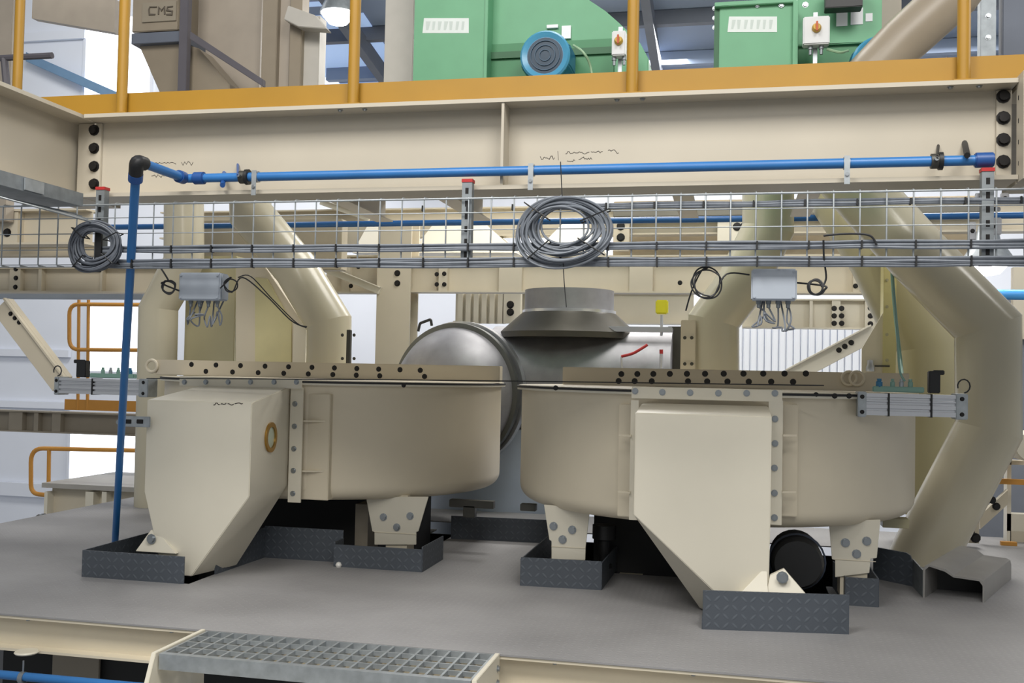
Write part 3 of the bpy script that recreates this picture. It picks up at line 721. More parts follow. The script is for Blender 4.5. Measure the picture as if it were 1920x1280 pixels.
def bin_right():
    cx, cy = -.137, 6.6
    t = thing('round_bin', 'right cream round bin with the wide bolted chute', 'bin', (cx, cy, 0), 'round bins on the deck')
    bin_body(t, cx, cy)
    Yr = cy-.1
    r = rail_row(t, P(1055, 700, Yr).x, P(1705, 705, Yr).x, Yr, [])
    for i, px in enumerate((1165, 1195, 1225, 1256, 1288, 1322, 1357, 1394, 1431, 1471, 1511)): bolt(r, P(px, 701-i*.1, Yr), .0135, '-Y', plate_bolt, name='hole_disc', h=.004)  # holes of this rail drawn as dark discs too
    for i, px in enumerate((1160, 1190, 1222, 1290, 1326, 1364, 1404, 1446, 1487)): bolt(r, P(px, 714+i*.2, Yr), .0135, '-Y', plate_bolt, name='hole_disc', h=.004)
    for k in range(2):
        q = P(1592+k*14, 709, Yr-.02); MB().tube([q+Vector((.042*math.cos(a), -.01*k, .042*math.sin(a))) for a in [i*math.pi/8 for i in range(16)]], .008, 8, closed=True).build('eye_ring', cream, t)
    Yf, Yb = 5.08, 5.36
    fx0, fx1 = P(1190, 860, Yf).x, P(1446, 860, Yf).x
    zt, zb = P(1318, 777, Yf).z, P(1318, 972, Yf).z
    lo = .01
    b0, b1 = P(1311, 1148, 5.3), P(1400, 1148, 5.12)
    rings = [[(fx0+.01, Yb, 1.06), (fx1-.01, Yb, 1.06), (fx1-.01, Yb-.03, 1.06), (fx0+.01, Yb-.03, 1.06)],
             [(fx0, Yb, zt), (fx1, Yb, zt), (fx1, Yf, zt), (fx0, Yf, zt)],
             [(fx0, Yb, zb), (fx1, Yb, zb), (fx1, Yf, zb), (fx0, Yf, zb)],
             [(b0.x, 5.36, lo), (fx1-.005, 5.5, lo), (fx1-.005, 5.12, lo), (b1.x, 5.12, lo)]]
    ch = MB().loft(rings).build('chute', cream_hi, t, bevel=.004)
    ch['label'] = 'cream outlet chute framed by bolted flange strips'
    Yg = Yb-.04
    x0, x1, z0, z1 = RX(1184, 728, 1467, 750, Yg); MB().box(x0, x1, Yg, Yg+.012, z0, z1).build('flange_strip', cream_hi, t, bevel=.002)
    for px, py in ((1191, 733), (1242, 735), (1294, 736), (1347, 737), (1400, 737), (1453, 737)): bolt(t, P(px, py, Yg), .012)
    x0, x1, z0, z1 = RX(1440, 750, 1467, 984, Yg); MB().box(x0, x1, Yg+.001, Yg+.013, z0, z1).build('flange_strip', cream_hi, t, bevel=.002)
    for px, py in ((1453, 785), (1453, 831), (1452, 877), (1452, 924), (1452, 970)): bolt(t, P(px, py, Yg), .012)
    x0, x1, z0, z1 = RX(1181, 750, 1196, 975, Yg); MB().box(x0, x1, Yg+.001, Yg+.013, z0, z1).build('flange_strip', cream_hi, t, bevel=.002)
    for (a, b, dirn) in ((1466, 1496, 1), (1158, 1186, -1)):
        x0, x1, z0, z1 = RX(a, 758, b, 970, 5.4); MB().box(x0, x1, 5.43, 5.75, z0, z1).build('neck_pad', cream, t, bevel=.004)
        for py in (818, 924):
            z = P((a+b)/2, py, Yg).z
            MB().slab([((x0 if dirn > 0 else x1), Yg-.02, z), ((x0 if dirn > 0 else x1), Yg+.02, z), ((x1-.01 if dirn > 0 else x0+.01), Yg+.02, z)], (0, 0, .01)).build('gusset', cream, t)
    lug = MB().slab([P(1436, 1115, 5.05), P(1444, 1078, 5.1), P(1470, 1066, 5.1), P(1513, 1116, 5.05)], (0, .03, 0)).build('foot_lug', cream_hi, t, bevel=.002)
    bolt(lug, P(1467, 1082, 5.06), .02)
    MB().loft([[P(1385, 1115, 5.03), P(1440, 1115, 5.03), P(1440, 1115, 5.2), P(1385, 1115, 5.2)], [P(1428, 1070, 5.1), P(1438, 1070, 5.1), P(1438, 1075, 5.2), P(1428, 1075, 5.2)]]).build('outlet_gusset', cream_hi, t, bevel=.002)
    leg(t, [(1020, 946), (1106, 953), (1098, 1024), (1097, 1050), (1034, 1048), (1034, 1014), (1030, 1012)], 5.78, 'cream leg plate with three bolts on the left', ((1038, 986), (1073, 993), (1055, 1011)), (1034, 1024, 1098))
    leg(t, [(1554, 976), (1651, 974), (1644, 1046), (1632, 1047), (1630, 1074), (1566, 1082), (1566, 1050), (1560, 1048)], 5.76, 'cream leg plate with three bolts on the right', ((1585, 1017), (1625, 1014), (1606, 1038)), (1564, 1048, 1642))
    for px, py in ((1042, 727), (1565, 742), (1592, 742), (1530, 740)): bolt(t, P(px, py, 5.5), .01, '-Y', plate_bolt)
    x0, x1, z0, z1 = RX(975, 945, 1004, 958, 6.3); MB().box(x0, x1, 6.3, 6.36, z0, z1).build('latch', steel_dk, t, bevel=.003)
    x0, x1, z0, z1 = RX(1655, 972, 1705, 990, 6.3); MB().box(x0, x1, 6.3, 6.4, z0, z1).build('latch', olive, t, bevel=.003)
    # spring damper left of the chute and black motor right of it
    q = P(1133, 990, 6.0)
    MB().lathe([(.045, .02), (.07, .02), (.07, -.06), (.04, -.07), (.03, -.2), (.05, -.21), (.05, -.23)], q, 16).build('damper', black, t)
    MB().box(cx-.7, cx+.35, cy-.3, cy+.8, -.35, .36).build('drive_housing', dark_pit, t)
    m0 = P(1492, 1045, 5.75)
    mt = MB().lathe([(0, -.2), (.12, -.2), (.135, -.17), (.135, .12), (.11, .16), (0, .16)], m0, 24, (0,1,0)).build('motor', black, t, ang=30)
    MB().lathe([(.14, -.12), (.15, -.12), (.15, -.1), (.14, -.1)], m0, 24, (0,1,0), close=True).build('motor_band', mat('motor_dark_blue', '#2a3342', .4), mt)
    return t
bin_right()
cable('pull_cord', [P(275, 709, 5.72), P(700, 711.5, 5.6), P(1100, 716, 5.4), P(1545, 722.5, 5.3)], .0035, black_cable, 'thin black cord stretched along the rims of both bins', 'cord')
# ================================================================== lid actuators
def actuator(px0, py0, px1, py1, Y, right, label):
    x0, x1, z0, z1 = RX(px0, py0, px1, py1, Y); h = z1-z0
    t = thing('pneumatic_cylinder', label, 'actuator', ((x0+x1)/2, Y, z0), 'lid cylinders')
    L = x1-x0; d = h*.9; e0, e1 = (.10, .07) if right else (.07, .07)
    a, b = x0+L*e0, x1-L*e1-.02
    prof = [(Y, z0+h*.08), (Y+d, z0+h*.08), (Y+d, z1-h*.06), (Y, z1-h*.06), (Y, z1-h*.2), (Y+.012, z1-h*.22), (Y+.012, z1-h*.30), (Y, z1-h*.32), (Y, z0+h*.62), (Y+.012, z0+h*.60), (Y+.012, z0+h*.52), (Y, z0+h*.5), (Y, z0+h*.36), (Y+.012, z0+h*.34), (Y+.012, z0+h*.27), (Y, z0+h*.25)]
    MB().prism(prof, 'X', a, b).build('barrel', alu, t, ang=20)
    for xx in (x0+L*.02, b):
        c_ = MB().box(xx, (a if xx < a else x1), Y-.004, Y+d+.004, z0, z1).build('end_cap', galv, t, bevel=.004)
        w_ = (a-xx if xx < a else x1-xx)
        for zz in (z0+h*.2, z1-h*.2): bolt(c_, ((xx+w_*.5), Y-.004, zz), .008, '-Y', plate_bolt)
    for u in ((.30, .68) if right else (.42,)):
        xx = x0+L*u; MB().box(xx-.005, xx+.005, Y-.003, Y+d, z0+h*.05, z1-h*.04).build('strap', black, t)
    # valve block, fittings and solenoid on top
    s = 1 if right else -1; xm = x0+L*(.62 if right else .4)
    def X(u): return x0+L*u if right else x1-L*u
    MB().box(min(X(.16), X(.62)), max(X(.16), X(.62)), Y+.01, Y+.05, z1, z1+.03).build('valve_block', pvc_green, t, bevel=.004)
    sol = MB().box(min(X(.66), X(.76)), max(X(.66), X(.76)), Y+.005, Y+.06, z1, z1+.115).build('solenoid', black, t, bevel=.004)
    MB().box(min(X(.7), X(.8)), max(X(.7), X(.8)), Y+.015, Y+.05, z1+.095, z1+.12).build('plug_head', black, sol, bevel=.004)
    for u, m_, r in ((.22, blue_mot, .017), (.34, pvc_green, .012), (.42, galv, .012), (.5, pvc_green, .013)):
        MB().lathe([(r, 0), (r, .03), (r*.7, .032), (r*.7, .045), (0, .046)], (X(u), Y+.03, z1+.025), 14).build('fitting', m_, t)
    q = Vector((X(.97), Y+.02, z1+.04)); MB().tube([q+Vector((.03*math.cos(g), 0, .035*math.sin(g))) for g in [-1.5+i*.5 for i in range(11)]], .004, 6).build('hose', black_cable, t)
    if right:
        MB().tube(smooth_path([(X(.45), Y+.03, z1+.06), (X(.4), Y+.02, z1+.12), (X(.38), Y+.03, z1+.3), (X(.35), Y+.05, z1+.55)], 5), .006, 8).build('air_hose', pvc_green, t)
    return t
actuator(1604, 736, 1815, 784, 5.6, True, 'aluminium pneumatic cylinder beside the right bin')
actuator(98, 708, 278, 742, 6.1, False, 'aluminium pneumatic cylinder left of the left bin')
# ================================================================== kick plates round the deck openings
def kicks(name, label, segs, knobs=()):
    t = thing('kick_plate', label, 'kick plate', (segs[0][0], segs[0][1], 0))
    for (xa, ya, xb, yb, h) in segs:
        a, b = Vector((xa, ya, 0)), Vector((xb, yb, 0)); d = (b-a).normalized(); n = Vector((-d.y, d.x, 0))*.004
        q = MB().loft([[a-n, b-n, b+n, a+n], [p+Vector((0,0,h)) for p in (a-n, b-n, b+n, a+n)]])
        q.build('plate', kick_x if abs(d.x) > abs(d.y) else kick_y, t)
    for px, py, Y in knobs:
        MB().lathe([(0, -.02), (.014, -.014), (.02, 0), (.014, .014), (0, .02)], P(px, py, Y), 14).build('cap_nut', mat('white_plastic', '#e6e4de', .4), t)
    return t
H = .15
kicks('k', 'dark chequer kick plates round the left bin opening',
      [(-3.59, 5.13, -2.955, 5.13, H), (-3.59, 5.13, -3.59, 7.6, H), (-2.925, 5.42, -2.90, 6.0, H+.04), (-2.90, 6.0, -2.37, 6.0, H+.05), (-2.37, 6.0, -2.37, 5.86, H), (-2.37, 5.86, -1.81, 5.86, H-.015), (-1.81, 5.86, -1.81, 6.3, H)],
      ((412, 1048, 5.5), (635, 1059, 5.85)))
kicks('k', 'dark chequer kick plates round the left leg of the right bin',
      [(-1.165, 5.67, -.71, 5.69, H+.01), (-1.165, 5.67, -1.165, 7.6, H), (-.71, 5.69, -.69, 6.5, H)])
kicks('k', 'dark chequer kick plate in front of the right chute outlet',
      [(-.130, 4.965, .548, 5.075, H+.035), (-.13, 4.965, -.13, 5.3, .06)])
kicks('k', 'small dark kick plate beside the right leg of the right bin',
      [(.60, 5.72, .765, 5.72, H), (.60, 5.72, .58, 6.2, H), (.765, 5.72, .765, 7.5, H)])
x0 = P(830, 1000, 8.05).x; x1 = P(985, 1000, 8.05).x
kicks('k', 'dark kick plate on the far deck edge between the two bins', [(-1.98, 7.1, -1.2, 7.14, .165)])
def tunnel():
    # folded plate cover at the foot of the big duct, turned away to the right
    t = thing('folded_cover', 'grey folded plate cover at the foot of the big right duct', 'cover', (1.2, 6.2, 0))
    cg = mat('cover_grey', '#8d8b88', .5, var=.06); off = Vector((.33, .78, 0))
    a, b = Vector((1.045, 6.05, 0)), Vector((1.355, 6.02, 0)); h0, h1 = .185, .125
    def q(u, z): p = a.lerp(b, u); return Vector((p.x, p.y, z))
    outer = [q(0, 0), q(0, h0-.03), q(.03, h0-.008), q(.1, h0), q(.38, h0-.02), q(.5, h1+.01), q(.92, h1), q(.98, h1-.01), q(1, h1-.035), q(1, 0)]
    inner = [q(.975, 0), q(.975, h1-.035), q(.92, h1-.01), q(.5, h1), q(.36, h0-.032), q(.1, h0-.01), q(.035, h0-.03), q(.03, 0)]
    prof = outer+inner
    MB().loft([prof, [p+off for p in prof]]).build('cover', cg, t)
    MB().slab([p+off*.35 for p in (q(.03, 0), q(.97, 0), q(.97, h1-.02), q(.5, h1-.01), q(.38, h0-.04), q(.03, h0-.02))], off*.02).build('shade_inset', black, t)  # black sheet standing in for the shade inside the cover
    u0, u1 = Vector((.845, 6.55, 0)), Vector((1.04, 6.36, 0)); hz = .19
    def p2(u, z): p = u0.lerp(u1, u); return Vector((p.x, p.y, z))
    MB().slab([p2(0, 0), p2(1, 0), p2(1, hz-.05), p2(.94, hz-.012), p2(.85, hz), p2(0, hz)], (.006, .008, 0)).build('upstand', kick_x, t)
    MB().slab([(1.04, 6.36, 0), (1.045, 6.06, 0), (1.045, 6.06, .15), (1.04, 6.36, .16)], (.008, 0, 0)).build('side_plate', galv_dull, t)
tunnel()
# ================================================================== ducts above and behind the bins
def pipe(name, label, pts, r, m_, cat='duct', n=40, bands=()):
    """round duct of mitred segments, seam bands as parts"""
    t = thing(name, label, cat, pts[-1])
    MB().tube(pts, r, n).build('shell', m_, t, ang=12)
    for q, ax in bands: ring(MB(), q, r+.008, r-.005, .012, ax, n).build('seam_band', m_, t)
    return t
def lid_(v): v.z = 1.137; return v
def ducts():
    Y = 7.25
    pts = [P(1560, 300, Y+.2), P(1720, 478, Y), P(1852, 612, Y), P(1853, 806, Y), P(1731, 1040, Y), P(1716, 1070, Y)]
    pipe('round_duct', 'big glossy cream duct with mitred bends at the right', pts, .205, duct)
    Y = 8.1
    pts = [P(1560, 330, Y+.3), P(1660, 480, Y), P(1742, 650, Y), P(1742, 960, Y)]
    pipe('round_duct', 'olive cream duct behind the big duct at the right', pts, .27, olive)
    # flat cream plate with a bolted edge strip left of the big duct
    x0, x1, z0, z1 = RX(1617, 492, 1680, 690, 7.65)
    t = thing('duct_flange_plate', 'tall cream plate with a yellowish bolted edge strip left of the big duct', 'plate', (x0, 7.65, z0))
    a = P(1656, 590, 7.65).x
    MB().slab([(x0, 7.66, z0-.1), (a, 7.66, z0-.1), (a, 7.66, z1-.36), (x0, 7.66, z1-.62)], (0, .02, 0)).build('plate', cream, t)
    MB().box(a, x1, 7.64, 7.8, z0-.1, z1+.2).build('edge_strip', mat('yellowed_cream', '#cfc58c', .4, var=.05), t, bevel=.003)
    for py in (525, 575, 627, 675): bolt(t, P(1663, py, 7.64), .008, '-Y', olive)
    q = P(1632, 683, 7.63); kn = MB().lathe([(0, -.05), (.03, -.05), (.03, -.02), (.022, 0), (.022, .03), (0, .035)], q, 16).build('knob', alu, t)
    MB().tube([q+Vector((.03, 0, -.01)), q+Vector((.13, 0, -.01))], .006, 8).build('pin', steel_dk, t)
    cable('air_hose', [P(1672, 500, 7.3), P(1676, 560, 7.3), P(1682, 620, 7.3), P(1690, 690, 7.2), P(1692, 725, 6.6)], .012, pvc_green, 'pale green air hose down the edge of the yellowish strip', 'hose', n=8)
    # right middle pipe
    Y = 7.6
    pts = [lid_(P(1338, 760, Y)), P(1338, 602, Y), P(1392, 530, Y), P(1440, 430, Y), P(1440, 330, Y)]
    t = pipe('round_duct', 'cream duct rising from the lid of the right bin', pts, .185, duct)
    for py in (633, 682):
        for px in (1284, 1297): bolt(t, P(px, py, Y-.19), .009, '-Y', steel_dk)
    x0, x1, z0, z1 = RX(1276, 600, 1304, 700, Y-.17); MB().box(x0, x1, Y-.17, Y-.14, z0, z1).build('clamp_bar', cream_bg, t, bevel=.004)
    # left set
    Y = 7.9
    pts = [lid_(P(617, 700, Y-.3)), P(617, 606, Y-.3), P(556, 505, Y-.3), P(470, 400, Y-.3), P(470, 330, Y-.3)]
    t = pipe('round_duct', 'cream duct with a clamp bar rising from the lid of the left bin', pts, .178, duct)
    x0, x1, z0, z1 = RX(649, 618, 656, 682, Y-.5); MB().box(x0, x1, Y-.5, Y-.46, z0, z1).build('clamp_bar', steel_dk, t, bevel=.003)
    for py in (628, 672):
        for px in (642, 664): bolt(t, P(px, py, Y-.49), .009, '-Y', steel_dk)
    q0 = P(297, 690, Y); q0.z = 0.0; pts = [q0, P(297, 578, Y), P(345, 490, Y), P(345, 340, Y)]
    pipe('round_duct', 'glossy cream duct behind the blue down pipe', pts, .165, duct)
    x0, x1, z0, z1 = RX(346, 480, 440, 740, Y+.3); tag(MB().box(x0, x1, Y+.3, Y+.9, z0, z1).build('square_duct', olive, bevel=.006), 'olive square duct in shadow below the left junction box', 'duct')
    t = thing('tapered_duct', 'tapered cream box duct beside the left bin duct', 'duct', P(500, 690, Y-.15))
    poly = [(442, 490), (490, 490), (572, 612), (576, 720), (442, 720)]
    MB().slab([P(x, y, Y-.1) for x, y in poly], (0, .5, 0)).build('shell', cream, t, bevel=.004)
    x0, x1, z0, z1 = RX(462, 520, 546, 712, Y-.115)
    MB().slab([P(478, 520, Y-.118), P(500, 522, Y-.118), P(546, 604, Y-.118), P(546, 712, Y-.118), P(478, 712, Y-.118)], (0, .018, 0)).build('inspection_panel', mat('yellow_cream_panel', '#d3cb9d', .4, var=.05), t, bevel=.003)
    x0, x1, z0, z1 = RX(549, 607, 573, 712, Y-.115); MB().box(x0, x1, Y-.116, Y-.1, z0, z1).build('side_panel', cream_hi, t)
ducts()
def stainless_set():
    Y = 9.0
    t = thing('stainless_vessel', 'brushed stainless vessel with a conical top and round end cover between the bins', 'vessel', P(1060, 960, Y))
    c0, c1 = P(930, 722, Y), P(1262, 726, Y); r = c0.z*0+.52
    zc = P(1060, 612, Y-.1).z-r
    MB().lathe([(0, 0), (r, 0), (r, c1.x-c0.x), (0, c1.x-c0.x)], (c0.x, Y, zc), 64, (1, 0, 0)).build('barrel', stainless, t)
    x0, x1, z0, z1 = RX(1252, 612, 1292, 720, Y-.1); MB().box(x0, x1, Y-.12, Y+.3, zc-.5, z1).build('end_plate', steel_dk, t)
    cn = P(1066, 640, Y); zn0, zn1, zn2 = P(1066, 625, Y).z, P(1066, 582, Y-.3).z, P(1066, 540, Y-.3).z
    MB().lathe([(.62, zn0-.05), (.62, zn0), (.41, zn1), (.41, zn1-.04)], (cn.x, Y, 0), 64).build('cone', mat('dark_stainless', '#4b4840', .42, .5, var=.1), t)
    nk = MB().lathe([(.40, zn1-.02), (.40, zn2), (0, zn2)], (cn.x, Y, 0), 64).build('neck', stainless, t)
    ring(MB(), (cn.x, Y, zn1), .42, .39, .015, (0,0,1), 64).build('neck_ring', alu, nk)
    # end cover turned towards the left
    ax = Vector((-.24, -.97, 0)).normalized(); cc = P(852, 738, Y-.5)
    MB().lathe([(.0, .40), (.14, .39), (.29, .35), (.42, .27), (.51, .17), (.565, .06), (.58, 0), (.58, -.45)], cc, 72, ax).build('end_cover', stainless, t, ang=60)
    rg = MB().lathe([(.57, -.03), (.615, -.03), (.615, .025), (.57, .025)], cc, 72, ax, close=True).build('clamp_ring', mat('grey_ring', '#6c6e6c', .45, .7), t)
    MB().lathe([(.58, -.13), (.635, -.13), (.635, -.07), (.58, -.07)], cc, 72, ax, close=True).build('rim_band', alu, t)
    q = P(797, 606, Y-.75)
    MB().tube(fillet([q+Vector((-.06, 0, -.07)), q+Vector((-.045, 0, .0)), q+Vector((.05, 0, .035)), q+Vector((.06, 0, -.02))], .015, 4), .012, 8).build('handle', black, t)
    tk = P(955, 800, Y+.1)
    MB().lathe([(0, -.6), (.78, -.6), (.78, tk.z-.0), (.70, tk.z+.02), (0, tk.z+.02)], (tk.x-.1, Y+.35, 0), 64).build('lower_body', blue_grey, t)
    # small fittings on top of the barrel
    x0, x1, z0, z1 = RX(1140, 612, 1260, 622, Y-.4); MB().box(x0, x1, Y-.4, Y-.3, z0, z1).build('top_strip', alu, t, bevel=.004)
    x0, x1, z0, z1 = RX(1048, 616, 1096, 626, Y-.5); MB().box(x0, x1, Y-.5, Y-.42, z0, z1).build('latch', alu, t, bevel=.006)
    q = P(1240, 590, Y-.4)
    MB().tube([(q.x, Y-.35, z0), (q.x, Y-.35, q.z)], .012, 8).build('sensor_stem', alu, t)
    x0, x1, z0, z1 = RX(1229, 562, 1252, 588, Y-.4); MB().box(x0, x1, Y-.4, Y-.3, z0, z1).build('sensor_head', yel_knob, t, bevel=.01)
    MB().tube(smooth_path([P(1165, 668, Y-.56), P(1185, 663, Y-.56), P(1200, 655, Y-.56), P(1214, 646, Y-.55)], 5), .012, 8).build('red_hose', red, t)
    MB().tube([P(1165, 668, Y-.56), P(1166, 690, Y-.56)], .008, 8).build('probe', alu, t)
    MB().tube([P(1240, 662, Y-.56), P(1240, 690, Y-.56)], .014, 8).build('probe', alu, t); MB().tube([P(1240, 655, Y-.56), P(1240, 663, Y-.56)], .015, 8).build('probe_cap', red, t)
stainless_set()
# ================================================================== rear steel frame
def rear_frame():
    def beam(Y, py0, py1, px0, px1, label, half=.09, m_=cream_bg, name='rear_beam', bolts=(), plates=(), br=.016):
        x0, x1, z0, z1 = RX(px0, py0, px1, py1, Y)
        t = thing(name, label, 'beam', ((x0+x1)/2, Y, z0))
        MB().prism(ibeam_poly(Y+half, half, z0, z1, .016, .01), 'X', x0, x1).build('beam', m_, t)
        for (a, b) in plates:
            xa, xb = P(a, (py0+py1)/2, Y).x, P(b, (py0+py1)/2, Y).x
            MB().box(xa, xb, Y+.012, Y+half-.006, z0+.017, z1-.017).build('stiffener', m_, t)
        for px, py in bolts: bolt(t, P(px, py, Y+.012), br, '-Y', plate_bolt)
        return t
    beam(9.7, 478, 549, 762, 1672, 'cream rear beam below the tray behind the vessel', bolts=((833, 513), (833, 533), (819, 514), (819, 533), (1604, 514), (1604, 536), (1618, 513), (1618, 535), (1275, 530)),
         plates=((822, 838), (935, 978), (1180, 1224), (1600, 1612)))
    beam(9.7, 478, 549, 606, 708, 'short cream rear beam left of the rear column', bolts=((658, 536), (672, 500)), plates=((640, 655),))
    beam(10.4, 384, 440, 300, 2000, 'cream beam high behind the tray wires', m_=cream_bg, bolts=((644, 430), (1690, 428)))
    beam(11.2, 560, 616, 1392, 1690, 'cream beam with bolted splice above the ribbed wall sheets', half=.1, m_=cream_hi, plates=((1518, 1524), (1560, 1576), (1622, 1640)),
         bolts=((1564, 578), (1564, 592), (1564, 606), (1578, 578), (1578, 592), (1578, 606), (1632, 577), (1632, 592), (1632, 607)), br=.02)
    beam(11.2, 545, 606, 850, 1300, 'cream beam behind the neck of the vessel and the yellow sensor', half=.1, m_=cream_hi)
    # rear column
    x0, x1, z0, z1 = RX(705, 498, 768, 700, 9.65)
    t = thing('rear_column', 'cream steel column standing left of the stainless vessel', 'column', ((x0+x1)/2, 9.65, -3))
    MB().prism([(x0, 9.65), (x1, 9.65), (x1, 9.67), ((x0+x1)/2+.006, 9.67), ((x0+x1)/2+.006, 9.9), (x1, 9.9), (x1, 9.92), (x0, 9.92), (x0, 9.9), ((x0+x1)/2-.006, 9.9), ((x0+x1)/2-.006, 9.67), (x0, 9.67)], 'Z', -3, z1+.45).build('column', cream_bg, t)
    for px, py in ((745, 512), (745, 531)): bolt(t, P(px, py, 9.65), .022, '-Y', plate_bolt)
    x0, x1, z0, z1 = RX(556, 404, 566, 470, 8.9)
    # end plates seen through the mesh
    for (a, b, c_, d, Y, lab, bl) in ((610, 418, 706, 472, 10.33, 'bolted cream end plate seen through the tray wires left of the hoods', ((642, 430), (642, 455), (688, 478))),
                                  (1150, 416, 1180, 470, 10.33, 'bolted plate seen through the tray wires right of the big coil', ((1164, 424), (1164, 445))),
                                  (1345, 414, 1430, 458, 10.33, 'cream plate with a dark bracket seen through the tray wires', ((1382, 425), (1395, 425)))):
        x0, x1, z0, z1 = RX(a, b, c_, d, Y)
        q = tag(MB().box(x0, x1, Y, Y+.05, z0, z1).build('end_plate', cream_bg if a != 1345 else cream_hi, bevel=.003), lab, 'plate')
        for px, py in bl: bolt(q, P(px, py, Y), .03, '-Y', plate_bolt)
    x0, x1, z0, z1 = RX(330, 432, 640, 506, 8.75)
    tag(MB().box(x0, x1, 8.75, 8.9, z0, z1+.1).build('taupe_casing', mat('taupe_casing', '#aaa08c', .5, var=.05), bevel=.006), 'long taupe casing behind the lower tray wires at the left', 'casing')
    x0, x1, z0, z1 = RX(1150, 372, 1850, 486, 10.9)
    tag(MB().box(x0, x1, 10.9, 11.1, z0, z1).build('taupe_casing', mat('taupe_casing_dark', '#a2967f', .5, var=.06), bevel=.006), 'long taupe casing behind the tray wires at the right', 'casing')
    x0, x1, z0, z1 = RX(1150, 376, 1860, 402, 10.25)
    tag(MB().box(x0, x1, 10.25, 10.41, z0, z1).build('cable_duct', mat('olive_grey', '#77746a', .55, var=.06), bevel=.006), 'olive grey duct strip behind the top of the tray at the right', 'duct')
    # braces
    def brace(p, q, wpx, Y, label, m_=cream_bg, th=.08, bl=(), br=.02):
        a, b = P(*p, Y), P(*q, Y); d = (b-a).normalized(); n = Vector((-d.z, 0, d.x)); hw = wpx*Y/1900/2
        t = thing('diagonal_brace', label, 'brace', a)
        MB().slab([a-n*hw, b-n*hw, b+n*hw, a+n*hw], (0, th, 0)).build('bar', m_, t, bevel=.004)
        MB().slab([a+n*hw*.82, b+n*hw*.82, b+n*hw, a+n*hw], (0, -.04, 0)).build('lip', m_, t)
        for u in bl: bolt(t, P(*u, Y), br, '-Y', plate_bolt)
        return t
    brace((0, 572), (112, 720), 46, 7.6, 'cream diagonal brace with three bolts at the left edge', bl=((20, 588), (28, 596), (36, 604)), br=.014)
    brace((1480, 706), (1640, 622), 30, 11.1, 'cream diagonal brace in front of the ribbed wall sheets', m_=cream_hi, bl=((1573, 656), (1584, 649), (1596, 642)), br=.02)
    brace((600, 378), (692, 410), 11, 10.34, 'thin pale brace high behind the tray wires', m_=cream_hi, th=.04)
    brace((602, 500), (712, 545), 15, 9.62, 'pale brace just left of the rear column', m_=cream_hi, th=.04)
    # pale hoods above the vessel
    for k, (bl_, br_, yb, tl, tr, yt, lab) in enumerate(((660, 764, 474, 690, 706, 420, 'pale cream hood seen through the tray left of the middle strut'),
                                          (770, 968, 474, 815, 905, 416, 'wide pale cream hood seen through the tray beside the middle strut'),
                                          (1000, 1130, 474, 1058, 1098, 416, 'pale cream hood seen through the big cable coil'))):
        Y = 10.0; A, B, C_, D = P(bl_, yb, Y), P(br_, yb, Y), P(tr, yt, Y+.3), P(tl, yt, Y+.3)
        v = Vector((0, .9, 0)); u = Vector((0, .3, 0))
        tag(MB().loft([[A, B, B+v, A+v], [D, C_, C_+u, D+u]]).build('hood', cream_hi, bevel=.004), lab, 'hood')
    # ribbed cream panel behind
    x0, x1, z0, z1 = RX(856, 540, 946, 606, 11.1)
    t = thing('ribbed_panel', 'cream ribbed panel above the round end cover of the vessel', 'panel', (x0, 10.8, z0))
    MB().box(x0, x1, 11.17, 11.19, z0, z1).build('sheet', cream_hi, t)
    for i in range(6):
        a = x0+(x1-x0)*(i+.15)/6; MB().box(a, a+(x1-x0)/10, 11.1, 11.17, z0, z1).build('rib', cream_hi, t)
    x0, x1, z0, z1 = RX(944, 540, 976, 606, 11.1); q = tag(MB().box(x0, x1, 11.1, 11.19, z0, z1).build('splice_plate', cream_hi), 'cream bolted splice plate right of the ribbed panel', 'plate')
    for py in (571, 585): bolt(q, P(957, py, 11.1), .03, '-Y', plate_bolt)
    # rear blue pipe
    a, b = P(120, 427, 8.4), P(2700, 393, 8.4)
    tag(MB().tube([a, b], .026, 14).build('blue_pipe', mat('deep_blue_pipe', '#1d558f', .35)), 'dark blue pipe running behind the tray wires', 'pipe')
    a, b = P(1860, 552, 9.5), P(2600, 560, 9.5)
    tag(MB().tube([a, b], .045, 14).build('blue_pipe', mat('bright_blue_pipe', '#4fa3ec', .35)), 'bright blue pipe at the right edge behind the big duct', 'pipe')
    # left frame
    beam(6.9, 392, 458, -120, 160, 'cream beam with bolted end plate at the left edge behind the tray', bolts=((15, 405), (14, 436)), plates=((-8, 31),), br=.024)
    beam(8.2, 500, 548, -160, 300, 'long cream beam left of the blue down pipe', bolts=((30, 504), (30, 521), (29, 538)), plates=((16, 36), (70, 76), (186, 190)), br=.016, half=.08)
    x0, x1, z0, z1 = RX(-120, 549, 268, 560, 8.5); tag(MB().box(x0, x1, 8.5, 8.6, z0, z1).build('blue_grey_channel', blue_grey, bevel=.004), 'blue grey channel under the long cream beam at the left', 'channel')
    beam(9.6, 770, 810, -200, 300, 'taupe floor beam of the far platform at the left', m_=taupe, plates=((15, 40), (62, 70), (96, 112)))
    beam(7.6, 455, 480, -100, 180, 'pale grey brace beam behind the small cable coil', m_=cream_bg, half=.06)
rear_frame()
